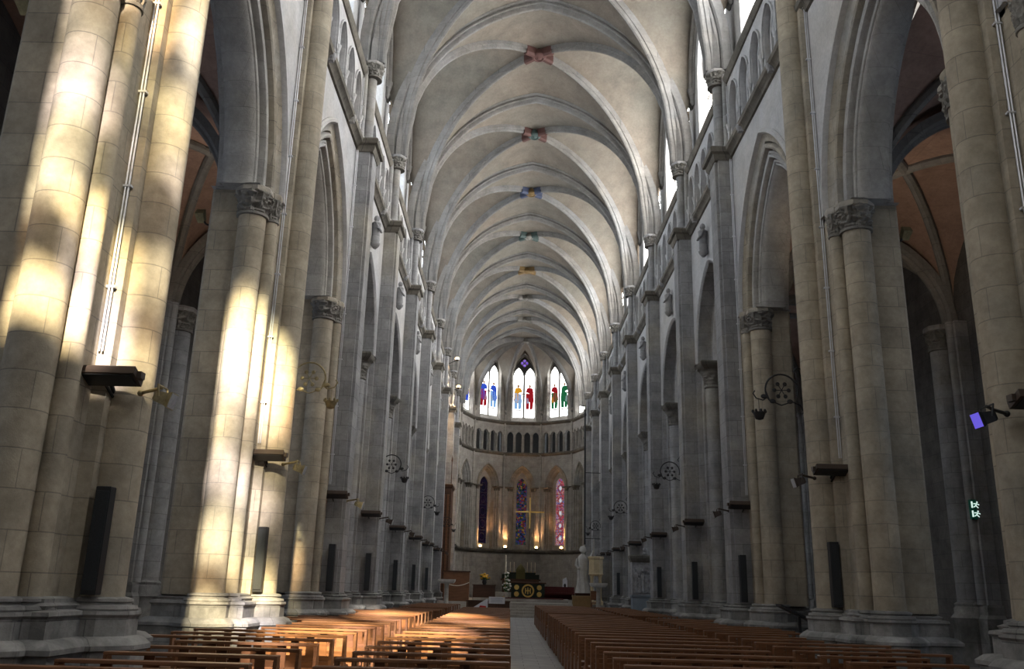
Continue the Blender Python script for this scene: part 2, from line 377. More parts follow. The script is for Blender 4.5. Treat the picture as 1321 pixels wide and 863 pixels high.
def shelf_mb(mb, x0, x1, y0, y1, z0, z1):
    h = z1-z0
    mb.frus(rect(x0,x1,y0,y1), [(z0, 0), (z0+h*.25, .05), (z0+h*.45, .06), (z0+h*.55, .14), (z0+h*.85, .16), (z1, .12)])
def vault_shaft(mb, x=-.22, z0=14.95, z1=17.4):
    mb.lathe([(.30, z0-.35), (.30, z0-.12), (.24, z0-.05), (.19, z0), (.17, z0+.1), (.17, z1)], x, 0, 18)
    for s in (-1, 1):
        mb.lathe([(.19, z0-.35), (.19, z0-.12), (.14, z0-.05), (.10, z0), (.09, z1)], x+.16, s*.25, 12)
def vault_cap(mb_b, mb_a, x=-.25):
    b, a = cap_mb(x, 0, .25, 17.1, HS); mb_b.v, mb_b.f = b.v, b.f; mb_a.v, mb_a.f = a.v, a.f
def pier_east(sg, parent, hybrid=False):
    """pier with flat pilaster to the nave; the hybrid one keeps round shafts to the west"""
    mir = (lambda p: (p[0]*sg, p[1], p[2]))
    def put(mb, nm, m, par=parent): return mb.xf(mir).build(nm, m, par)
    core = MB(); M = CREAM if hybrid else GREY
    core.prism([(0,-.62),(0,.62),(.16,.66),(.16,.92),(.40,.96),(1.0,.96),(1.22,.85),(1.22,-.85),(1.0,-.96),(.40,-.96),(.16,-.92),(.16,-.66)] if not hybrid else
               [(0,-.80),(0,.62),(.16,.66),(.16,.92),(.40,.96),(1.0,.96),(1.22,.85),(1.22,-1.16),(1.16,-1.22),(.50,-1.22),(.30,-1.10),(.10,-1.04),(.10,-.86)], 1.40, 9.3)
    put(core, 'core', M)
    p = MB(); p.box(-.50, .10, -.36, .36, 1.40, 14.6); p.box(-.42, .10, -.46, .46, 1.40, 14.6)
    put(p, 'pilaster', GREY)
    b = MB(); b.frus(rect(-.46,.10,-.42,.42), PLW); b.frus(rect(0,1.12,-.90,.90), PLW)
    if hybrid: base_mb(b, .06, -.93, .15); base_mb(b, .36, -1.20, .27)
    else: base_mb(b, .50, -1.0, .27)
    base_mb(b, .50, 1.0, .27)
    put(b, 'base', BASE)
    sh = MB(); shelf_mb(sh, -.52, .02, -.48, .48, 14.30, 14.72); put(sh, 'shelf', LEDGE)
    v = MB(); vault_shaft(v); put(v, 'vault_shaft', GREY)
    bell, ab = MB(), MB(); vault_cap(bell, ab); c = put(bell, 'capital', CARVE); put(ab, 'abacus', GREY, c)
    sides = []
    if hybrid:
        for (x, y, rr) in ((.36, -1.20, .27), (.06, -.93, .135)):
            m_ = MB(); m_.lathe([(rr*1.03, 1.42), (rr, 1.7), (rr, 8.72)], x, y, 24); put(m_, 'arcade_shaft', CREAM)
            bell, ab = cap_mb(x, y, rr, 8.72, 9.3); c = put(bell, 'capital', CARVE); put(ab, 'abacus', ARCHS, c)
        sides = [1]
    else: sides = [-1, 1]
    for s in sides:
        m_ = MB(); m_.lathe([(.29, 1.42), (.28, 1.7), (.27, 8.55)], .50, s*.96, 24); put(m_, 'arcade_shaft', M)
        bell = MB(); n = 14
        bell.lathe([(.275, 8.5), (.32, 8.52), (.32, 8.57), (.28, 8.6)], .50, s*.96, 20)
        bell.lathe([(.29+.16*(i/n)**2, 8.58+.55*i/n) for i in range(n+1)], .50, s*.96, 32, bump=carve_bump(.035, 6))
        c = put(bell, 'capital', CARVE)
        im = MB(); im.frus(rect(.10,.92,min(s*.62,s*1.36),max(s*.62,s*1.36)), [(9.13,-.02),(9.2,.04),(9.26,.10),(9.36,.12),(9.42,.08)]); put(im, 'impost', LEDGE, c)
    a = MB(); a.lathe([(.25, 1.42), (.25, 8.72)], 1.22, 0, 18); put(a, 'aisle_shaft', M)

def west_upper(sg, parent):
    """vault capital of the piers whose round shaft runs unbroken from floor to vault"""
    bell, ab = MB(), MB(); vault_cap(bell, ab)
    mir = (lambda p: (p[0]*sg, p[1], p[2]))
    c = bell.xf(mir).build('capital', CARVE, parent); ab.xf(mir).build('abacus', GREY, c)

pier_tpl = {}
PLAB = {1: 'clustered cream stone pier with round shafts, {n} on the {s} from the camera', 3: 'stone pier on the {s} with round shafts to the west and a flat pilaster, third from the camera'}
for sg in (-1, 1):
    s = SIDE[sg]
    for k in range(0, 11):
        typ = 'w' if k < 3 else ('h' if k == 3 else 'e')
        n = ORD[k-1] if k else 'behind'
        if k == 0: lab = 'clustered cream pier beside the camera on the %s' % s
        elif k < 3:
            lab = 'clustered cream pier on the %s, %s from the camera' % (s, n)
            if sg < 0: lab += (', sunlit upper shafts' if k == 1 else ', sunlit to its base')
        elif k == 3: lab = 'stone pier on the %s, third from the camera, round shafts beside a flat pilaster' % s
        else: lab = 'grey stone pier with a flat pilaster on the %s, %s from the camera' % (s, n)
        key = (sg, typ)
        if key not in pier_tpl:
            r = thing('pillar', (sg*XW, ZK[k], 0), lab, 'pillar', 'nave piers on the %s' % s, kind='thing')
            if typ == 'w': pier_west(sg, r); west_upper(sg, r)
            else: pier_east(sg, r, typ == 'h')
            pier_tpl[key] = template(r)
        else: dup(pier_tpl[key], (sg*XW, ZK[k], 0), lab)

# ---------------------------------------------------------------- arcade arches and walls per bay
def gothic_profile():
    p = [(1.02,.10),(1.02,-.03),(.98,-.08),(.90,-.08),(.87,-.02),(.86,.03)]
    p += [(.80,.08),(.67,.10),(.655,.24),(.63,.25)] + roll(.55,.15,.085,60,-150,7)[0:0] + [(.62,.12),(.585,.07),(.54,.06),(.49,.09),(.475,.14),(.46,.28)]
    p += [(.43,.28),(.42,.19),(.36,.20),(.345,.24),(.33,.21),(.30,.18),(.26,.19),(.24,.24),(.235,.38),(.205,.38),(.195,.31),(.14,.33)] + [(.12,.40),(.11,.36),(.07,.35),(.03,.39),(.01,.46)]
    p = [(r, d) for r, d in p]
    mid = [(0.0,.50),(0.0,.84)]
    back = [(r, 1.30-d*.9) for r, d in p[::-1] if r > .04]
    return p + mid + back
def plain_profile():
    p = [(.62,.04),(.62,-.03),(.56,-.06),(.50,-.02),(.49,.0),(.46,.02),(.44,.46),(.40,.50),(.18,.50),(.14,.46),(.10,.47),(.08,.52),(.0,.62)]
    return p + [(0.0,.80)] + [(.10,1.0),(.40,1.0),(.42,1.2),(.62,1.24)]
def arch_obj(sg, prof, a0, R0, H0, Hs, mat, parent, name='moulding', n=14, close=True):
    rows = arch_rows(a0, R0, H0, prof, Hs, n)
    mb = MB(); mb.grid([[(sg*d, v, h) for v, d, h in r] for r in rows])
    if close:
        cb = MB(); zb = Hs + {'hood_mould': .004, 'outer_order': .009}.get(name, .014); ds = [d for _, d in prof]
        for r in (rows[0], rows[-1]):
            s_ = math.copysign(1, r[0][0]); v0 = s_*(a0+min(q for q, _ in prof)); e_ = s_*(a0+1.62)
            dm = min(max(ds), 1.0)
            cb.grid([[(sg*min(ds), v0, zb), (sg*dm, v0, zb)], [(sg*min(ds), e_, zb), (sg*dm, e_, zb)]])
            if max(ds) > dm:
                v1 = s_*(a0+.20); cb.grid([[(sg*dm, v1, zb), (sg*1.22, v1, zb)], [(sg*dm, e_, zb), (sg*1.22, e_, zb)]])
        cb.build('springing_bed', mat, parent, False)
    return mb.build(name, mat, parent)

def wall_with_arch(mb, B, a, R, H0, Hlow, Hlow2, Htop, x):
    """spandrel wall at plane x, bay half-width B, pierced by a pointed arch"""
    p = arch_pts(a, R, H0, 14)
    rows = [[(x, v, h) for v, h in p], [(x, v, Htop) for v, h in p]]
    mb.grid(rows)
    for s in (-1, 1):
        mb.grid([[(x, s*a, Hlow2), (x, s*B, Hlow2)], [(x, s*a, Htop), (x, s*B, Htop)]])

CELLS = dict(wall=[], )
wl = {}
for sg in (-1, 1):
    wl[sg] = struct(bpy.data.objects.new('wall_%s' % SIDE[sg], None)); C.objects.link(wl[sg]); wl[sg].location = (sg*XW, 0, 0)

HT0, HT1 = 14.72, 17.05      # triforium zone
def triforium_bay(sg, B, root):
    """five pointed openings in a moulded screen with a recessed back wall"""
    n = 5; W = 2*(B-.42); w = W/n; a = w*.36
    scr = MB(); R = R_of(a, a*1.55); H0 = 16.0
    for i in range(n):
        c = -W/2 + w*(i+.5)
        p = arch_pts(a, R, H0, 6)
        for x in (0.0, .14):
            scr.grid([[(x, c+v, h) for v, h in p], [(x, c+v, HT1+.12) for v, h in p]])
            for s in (-1, 1):
                scr.grid([[(x, c+s*a, HT0), (x, c+s*w/2, HT0)], [(x, c+s*a, HT1+.12), (x, c+s*w/2, HT1+.12)]])
        pp = [(c-a, HT0)] + [(c+v, h) for v, h in p] + [(c+a, HT0)]
        scr.grid([[(0.0, v, h) for v, h in pp], [(.14, v, h) for v, h in pp]])
    scr.box(0, .14, -B, -W/2, HT0, HT1+.12); scr.box(0, .14, W/2, B, HT0, HT1+.12)
    scr.xf(lambda p: (p[0]*sg, p[1], p[2])).build('arcade_screen', PALE, root)
    for i in range(n):
        c = -W/2 + w*(i+.5)
        m = MB()
        # hood over the opening and the inner order
        for (da, x0, x1, rr) in ((.07, -.06, .02, .05), (-.09, .13, .24, .0)):
            ao = a + da; Rr = R_of(a, a*1.55) + da
            q = [(c-ao, 15.35 if da > 0 else HT0)] + [(c+v, h) for v, h in arch_pts(ao, Rr, H0, 6)] + [(c+ao, 15.35 if da > 0 else HT0)]
            wd = .05 if da > 0 else .09
            ai = ao - wd; Ri = Rr - wd
            q2 = [(c-ai, q[0][1])] + [(c+v, h) for v, h in arch_pts(ai, Ri, H0, 6)] + [(c+ai, q[0][1])]
            m.grid([[(x1, v, h) for v, h in q], [(x0, v, h) for v, h in q], [(x0, v, h) for v, h in q2], [(x1, v, h) for v, h in q2]])
        m.xf(lambda p: (p[0]*sg, p[1], p[2])).build('opening_moulding', PALE, root)
    for i in range(n+1):
        c = -W/2 + w*i
        m = MB(); m.lathe([(.10, HT0), (.10, HT0+.14), (.055, HT0+.22), (.05, 15.25), (.07, 15.28), (.06, 15.31), (.10, 15.45), (.11, 15.52)], -.03, c, 10)
        m.lathe([(.05, 15.5), (.05, 16.05)], -.02, c, 8)
        m.xf(lambda p: (p[0]*sg, p[1], p[2])).build('colonnette', PALE, root)
    bk = MB(); bk.box(.46, .60, -B, B, HT0-.1, HT1+.2); bk.box(.1,.6,-B,B,HT0-.2,HT0); bk.box(.1,.6,-B,B,HT1+.1,HT1+.25)
    bk.xf(lambda p: (p[0]*sg, p[1], p[2])).build('back_wall', PALE, root)

def window_pane(mb, a, R, H0, z0, x, cx=0.0, t=.02):
    p = [(cx-a, z0)] + [(cx+v, h) for v, h in arch_pts(a, R, H0, 8)] + [(cx+a, z0)]
    mb.plate([(x, v, h) for v, h in p], (t, 0, 0))

HWALL0, HWALLR = 18.2, None
def h_diag(u):
    hs = hypot(A, 3.45); rise = 6.47; R = R_of(hs, rise); d = R-hs
    return HSA + sqrt(max(0, R*R - (u*hs+d)**2))
TR_RISE = 6.38; TR_R = R_of(A, TR_RISE)
def h_trans(u):
    d = TR_R - A; return HSA + sqrt(max(0, TR_R**2 - (u*A+d)**2))
def h_wall(v, half):
    rise = 3.55; R = R_of(half, rise); d = R-half
    return 20.85 + sqrt(max(0, R*R - (abs(v)*half+d)**2))

bay_tpl = {}
win_no = 0
for sg in (-1, 1):
    s = SIDE[sg]
    for k in range(0, 11):
        y0, y1 = ZK[k], ZK[k+1]; yc = (y0+y1)/2; B = (y1-y0)/2
        gothic = k < 3
        # --- arch ring
        if k < 10:
            if k == 0: lab = 'moulded pointed arch beside the camera on the %s' % s
            elif gothic: lab = 'tall moulded pointed arch on the %s, between the %s and %s piers' % (s, ORD[k-1], ORD[k])
            else: lab = 'plain stepped arch on the %s, between the %s and %s piers' % (s, ORD[k-1], ORD[k])
            r = thing('arcade_arch', (sg*XW, yc, 0), lab, 'arch', 'nave arcade arches on the %s' % s, kind='structure')
            if gothic:
                a0 = B-1.58; R0 = R_of(a0, 3.25); H0 = 9.3
                key = ('g', sg)
                P = gothic_profile()
                ao = .98
                # split into visible orders
                cuts = [i for i, q in enumerate(P)]
                i1 = next(i for i, q in enumerate(P) if q == (.86,.03))
                arch_obj(sg, P[:i1+1], a0, R0, H0, 9.28, PALE, r, 'hood_mould')
                i2 = next(i for i, q in enumerate(P) if q == (.46,.28))
                arch_obj(sg, P[i1:i2+1], a0, R0, H0, 9.28, ARCHS, r, 'outer_order')
                arch_obj(sg, P[i2:], a0, R0, H0, 9.28, ARCHG, r, 'inner_order')
            else:
                a0 = B-1.32 if k > 3 else B-1.36; R0 = R_of(a0, 2.45); H0 = 9.42
                ao = .60; P = plain_profile()
                arch_obj(sg, P[:5], a0, R0, H0, 9.4, PALE, r, 'hood_mould')
                arch_obj(sg, P[4:9], a0, R0, H0, 9.4, GREY, r, 'outer_order')
                arch_obj(sg, P[8:], a0, R0, H0, 9.4, PALE, r, 'inner_order')
            wm = MB(); wall_with_arch(wm, B, a0+ao, R0+ao, H0, 9.2, 9.2, HT0, 0.0)
            # aisle face of the wall, and a solid top
            wall_with_arch(wm, B, a0+ao*.8, R0+ao*.8, H0, 9.2, 9.2, HT0, 1.26)
            wm.xf(lambda p: (p[0]*sg, p[1]+yc, p[2])).build('spandrel_wall', PALE, wl[sg])
        else:
            wm = MB(); wm.box(0, .4, -B, B, 0, HT0); wm.xf(lambda p: (p[0]*sg, p[1]+yc, p[2])).build('choir_wall', GREY, wl[sg])
        # --- string courses
        st = MB()
        if k >= 3: y0s, y1s = -B+.45, B-.45
        else: y0s, y1s = -B+.28, B-(.28 if k < 2 else .45)
        st.grid([[(x, yy, z) for x, z in ((.05, 14.36), (-.06, 14.40), (-.10, 14.50), (-.20, 14.56), (-.22, 14.68), (-.16, 14.74), (.05, 14.78))] for yy in (y0s, y1s)])
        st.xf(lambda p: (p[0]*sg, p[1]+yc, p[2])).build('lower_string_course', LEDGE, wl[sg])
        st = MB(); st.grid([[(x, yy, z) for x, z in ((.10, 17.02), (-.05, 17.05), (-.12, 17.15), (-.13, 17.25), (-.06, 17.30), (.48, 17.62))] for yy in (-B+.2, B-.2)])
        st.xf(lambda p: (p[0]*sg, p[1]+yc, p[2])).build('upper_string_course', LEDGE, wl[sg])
        for q in (-B*.45, B*.42):
            cb = MB(); cb.ball((-.14, q, 14.55), .13, (1, .8, 1.1), 8, 6); cb.box(-.2, 0, q-.07, q+.07, 14.40, 14.66)
            cb.xf(lambda p: (p[0]*sg, p[1]+yc, p[2])).build('carved_corbel', GREY, wl[sg])
        # --- triforium
        tl = 'row of five pointed openings high on the %s, above the %s arch' % (s, ORD[k-1]) if k else 'row of pointed openings high on the %s beside the camera' % s
        tk = (sg, round(B, 1))
        if tk not in bay_tpl:
            r = thing('triforium_arcade', (sg*XW, yc, 0), tl, 'triforium', 'triforium bays on the %s' % s, kind='structure')
            triforium_bay(sg, B, r); bay_tpl[tk] = template(r)
        else: dup(bay_tpl[tk], (sg*XW, yc, 0), tl)
        # --- clerestory wall with window
        cw = MB(); wa = B-.85; wR = R_of(wa, 2.75); wH = 20.75; sill = 17.75
        xcl = XC-XW
        ps = arch_pts(wa, wR, wH, 10)
        vs_ = [-B + (B-wa)*i/5 for i in range(6)]
        cw.grid([[(xcl, v, 17.0) for v in vs_], [(xcl, v, h_wall(v/B, B)+.35) for v in vs_]])
        cw.grid([[(xcl, -v, 17.0) for v in vs_], [(xcl, -v, h_wall(v/B, B)+.35) for v in vs_]])
        cw.grid([[(xcl, v, h) for v, h in ps], [(xcl, v, max(h+.02, h_wall(v/B, B)+.35)) for v, h in ps]])
        cw.grid([[(xcl, -wa, 17.0), (xcl, wa, 17.0)], [(xcl, -wa, sill), (xcl, wa, sill)]])
        pj = [(-wa, sill)] + ps + [(wa, sill)]
        cw.grid([[(xcl, v, h) for v, h in pj], [(xcl+.45, v, h) for v, h in pj]])
        cw.grid([[(xcl, -wa, sill), (xcl, wa, sill)], [(xcl+.45, -wa, sill+.3), (xcl+.45, wa, sill+.3)]])
        cw.xf(lambda p: (p[0]*sg, p[1]+yc, p[2])).build('clerestory_wall', PALE, wl[sg])
        # wall rib
        for off_, rr_ in ((0.0, .11), (.17, .08)):
            wr = MB(); q = [(v*(B-.12-off_), h_wall(v, B)-.12-off_) for v in [(-1+2*i/26) for i in range(27)]]
            wr.tube([(xcl-.10+off_*.5, v, h) for v, h in q], rr_, 8)
            if off_ == 0.0:
                for e_ in (-1, 1): wr.lathe([(.03,20.1),(.12,20.25),(.10,20.4),(.17,20.6),(.20,20.75),(.20,20.82),(.12,20.85)], xcl-.06, e_*(B-.16), 10)
            wr.xf(lambda p: (p[0]*sg, p[1]+yc, p[2])).build('wall_rib', RIB, wl[sg])
        win_no += 1
        wr = struct(link('window_%d' % win_no, None)); wr.location = (sg*XC, yc, 0)
        gm = SPAN['DAYR'] if sg > 0 else SPAN['DAYL']
        g = MB(); window_pane(g, wa, wR, wH, sill+.05, .42); g.xf(lambda p: (p[0]*sg, p[1], p[2])).build('glass', gm, wr)
        fr = MB()
        for i in range(1, 4):
            v = -wa + 2*wa*i/4; top = 21.0 if i != 2 else 22.4
            fr.box(.30, .41, v-.085, v+.085, sill, top)
        for i in range(4):
            c = -wa + 2*wa*(i+.5)/4; ah = wa/4*.92
            p = arch_pts(ah, R_of(ah, .62), 20.9, 5)
            fr.tube([(.33, c+v, h) for v, h in p], .08, 6)
        for c in (-wa/2, wa/2):
            fr.tube([(.30, c+v, h) for v, h in arch_pts(wa/2, R_of(wa/2, 1.15), 20.9, 6)], .07, 6)
        fr.tube([(.30, .38*cos(a*pi/8), 22.35+.38*sin(a*pi/8)) for a in range(17)], .07, 6)
        for z in (18.4, 19.2, 20.0, 20.8): fr.box(.37, .41, -wa, wa, z-.025, z+.025)
        for i in range(4): fr.box(.38, .41, -wa+2*wa*(i+.5)/4-.02, -wa+2*wa*(i+.5)/4+.02, sill, 21.2)
        fr.xf(lambda p: (p[0]*sg, p[1], p[2])).build('mullion', MULL, wr)

# figures carved above the crowns of the plain arches
def small_figure(root, sg):
    b = MB(); b.lathe([(.05, 0), (.14, .10), (.17, .16), (.17, .20)], 0, 0, 10); b.build('bracket', GREY, root)
    f = MB(); f.lathe([(.11, .20), (.15, .30), (.13, .55), (.15, .80), (.16, .92), (.07, 1.0)], 0, 0, 12)
    f.ball((0, 0, 1.10), .10, (1, 1, 1.15), 10, 7)
    for s in (-1, 1): f.tube([(0, s*.15, .90), (-sg*.10, s*.17, .70), (-sg*.18, s*.05, .62)], [.05, .045, .035], 7)
    f.build('statue', GREY, root)
ft = {}
for sg in (-1, 1):
    for k in (3, 4, 5, 6, 7):
        yc = (ZK[k]+ZK[k+1])/2; a0 = (ZK[k+1]-ZK[k])/2-1.32
        z = 9.42 + 2.45 + .55 + .15
        lab = 'small carved stone figure above the arch between the %s and %s piers on the %s' % (ORD[k-1], ORD[k], SIDE[sg])
        if sg not in ft:
            r = thing('carved_figure', (sg*(XW-.16), yc, z), lab, 'sculpture', 'small carved figures above the arches'); small_figure(r, sg); ft[sg] = template(r)
        else: dup(ft[sg], (sg*(XW-.16), yc, z), lab)

# ---------------------------------------------------------------- nave vault
def web(y0, y1):
    mb = MB(); yc = (y0+y1)/2; B = (y1-y0)/2; off = .30; n = 14; m = 8
    for sx in (-1, 1):
        for sy in (-1, 1):
            rows = []
            for i in range(n+1):
                u = (i/n); row = []
                for j in range(m+1):
                    w = j/m; v = u + w*(1-u)
                    h = h_diag(u)*(1-w) + h_trans(u)*w + off*(1-u**6) + .10*sin(pi*w)*(1-u)
                    row.append((sx*A*u, yc+sy*B*v, h))
                rows.append(row)
            mb.grid(rows); rows = []
            for i in range(n+1):
                v = i/n; row = []
                for j in range(m+1):
                    w = j/m; x = A*v + w*(XC-A*v)
                    h = h_diag(v)*(1-w) + h_wall(v, B)*w + off*(1-v**6) + .12*sin(pi*w)*(1-v)
                    row.append((sx*x, yc+sy*B*v, h))
                rows.append(row)
            mb.grid(rows)
    return mb
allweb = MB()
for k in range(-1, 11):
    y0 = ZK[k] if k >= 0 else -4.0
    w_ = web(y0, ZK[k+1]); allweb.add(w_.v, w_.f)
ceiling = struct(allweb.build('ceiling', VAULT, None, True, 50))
def rib_profile(w, d):
    """moulded rib section: (side, down)"""
    return [(-w, .30), (-w, d*.25), (-w*.9, d*.38), (-w*.62, d*.42), (-w*.55, d*.62), (-w*.42, d*.86), (0, d), (w*.42, d*.86), (w*.55, d*.62), (w*.62, d*.42), (w*.9, d*.38), (w, d*.25), (w, .30)]
def sweep(mb, path, prof, side=None):
    """prof = (side, down) in the frame normal to the path; down = away from the vault"""
    n = len(path); path = [Vector(p) for p in path]; rows = []
    for i, p in enumerate(path):
        t = (path[min(i+1, n-1)]-path[max(i-1, 0)]).normalized()
        s = side if side is not None else t.cross(Vector((0,0,1))).normalized()
        dn = t.cross(s).normalized()
        if dn.z > 0: dn = -dn
        if abs(dn.z) < .05 and dn.x*p.x > 0: dn = -dn
        rows.append([p + s*a + dn*(-.0 + b) for a, b in [(x, (q if q != .30 else -.30)) for x, q in prof]])
    mb.grid(rows)
tr_tpl = None
for k in range(0, 12):
    lab = 'moulded cross arch of the vault springing from the %s pair of piers' % ORD[k-1] if k else 'moulded cross arch of the vault above the camera'
    if k == 11: lab = 'moulded cross arch of the vault at the mouth of the apse'
    if tr_tpl is None:
        r = thing('transverse_arch', (0, ZK[k], 0), lab, 'vault arch', 'cross arches of the nave vault', kind='structure')
        P = [(.40,-.27),(.12,-.27),(.06,-.22),(.07,-.18),(.03,-.17),(-.02,-.21),(-.08,-.20),(-.10,-.16),(-.07,-.12),(-.12,-.10),(-.20,-.09),(-.25,-.05),(-.26,0)]
        P = P + [(a_, -b_) for a_, b_ in P[-2::-1]]
        P = [(a_+.21-.0, b_) for a_, b_ in P]
        rows = arch_rows(A-.02, TR_R-.02, HSA, P, HS, 22)
        mb = MB(); mb.grid([[(v, d, h) for v, d, h in rr] for rr in rows]); mb.build('rib_moulding', RIB, r)
        tr_tpl = template(r)
    else: dup(tr_tpl, (0, ZK[k], 0), lab)
KEYC = {4: (REDP, REDP), 5: (GREENP, REDP), 6: (OCHREP, BLUEP), 7: (CARVE, GREENP), 8: (OCHREP, OCHREP)}
KEYN = {4: 'dark red painted keystone', 5: 'teal and red painted keystone', 6: 'orange and blue painted keystone', 8: 'ochre painted keystone'}
def keystone(root, loc, m1, m2, dirs, rib_w=.15):
    b = MB(); x, y, z = loc
    b.lathe([(.20, z+.35), (.30, z+.20), (.34, z+.02), (.30, z-.05), (.22, z-.07), (.20, z-.03), (.10, z-.05), (.05, z-.09)], x, y, 20, bump=carve_bump(.012, 7))
    o = b.build('keystone', m1, root)
    for dx, dy, dz in dirs:
        c = MB(); d = Vector((dx, dy, dz)).normalized(); sd = d.cross(Vector((0,0,1))).normalized()
        p0 = Vector((x, y, z+.10)) + d*.22; p1 = p0 + d*.50
        for p, q in ((p0, p1),):
            vs = []
            for pt in (p, q):
                for a_, b_ in ((-1, .25), (-1, -.06), (-.5, -.14), (.5, -.14), (1, -.06), (1, .25)): vs.append(pt + sd*rib_w*.92*a_ + Vector((0,0,b_)))
            c.add(vs, [(0,1,2,3,4,5)[::-1], (6,7,8,9,10,11)] + [(i, (i+1)%6, 6+(i+1)%6, 6+i) for i in range(6)])
        c.build('painted_rib_end', m2, o)
for k in range(-1, 11):
    y0 = ZK[k] if k >= 0 else -4.0
    y1 = ZK[k+1]; yc = (y0+y1)/2; B = (y1-y0)/2
    lab = ('crossed ribs with a %s between the %s and %s cross arches' % (KEYN.get(k, 'carved stone keystone'), ORD[k-1] if k > 0 else 'nearest', ORD[k])) if 0 < k < 10 else \
          {0: 'crossed diagonal ribs of the vault above the camera', -1: 'crossed diagonal ribs of the vault behind the camera', 10: 'crossed diagonal ribs of the last vault bay before the apse'}[k]
    r = thing('cross_rib', (0, yc, 0), lab, 'vault ribs', 'diagonal ribs of the nave vault', kind='structure')
    pr = rib_profile(.13, .28)
    for sd in (-1, 1):
        us = [(-1 + 2*i/44) for i in range(45)]
        path = [(A*u, sd*B*u, h_diag(abs(u))+.26*(1-u**8)) for u in us]
        path = [(path[0][0], path[0][1], HS)] + path + [(path[-1][0], path[-1][1], HS)]
        sv = Vector((sd*B, -A, 0)).normalized()
        mb = MB(); sweep(mb, path, pr, sv); mb.build('rib', RIB, r)
    m1, m2 = KEYC.get(k, (CARVE, CARVE))
    e = .16
    dirs = [(sx*A, sy*B, -.55) for sx in (-1, 1) for sy in (-1, 1)]
    keystone(r, (0, 0, h_diag(0)-.02), m1, m2, dirs)
# ---------------------------------------------------------------- apse
AX, AY = 0.25, 81.3
AR, AP, HW2 = 5.94, 5.65, 1.835
wa_ = struct(link('wall_apse', None)); wa_.location = (AX, AY, 0)
ceil2 = struct(link('ceiling_apse', None)); ceil2.location = (AX, AY, 0)
FAC = []
for i in range(-2, 3):
    th = radians(36*i); FAC.append((Vector((AP*sin(th), AP*cos(th), 0)), -th))
FAC.append((Vector((-AR, -HW2, 0)), radians(90))); FAC.append((Vector((AR, -HW2, 0)), radians(-90)))
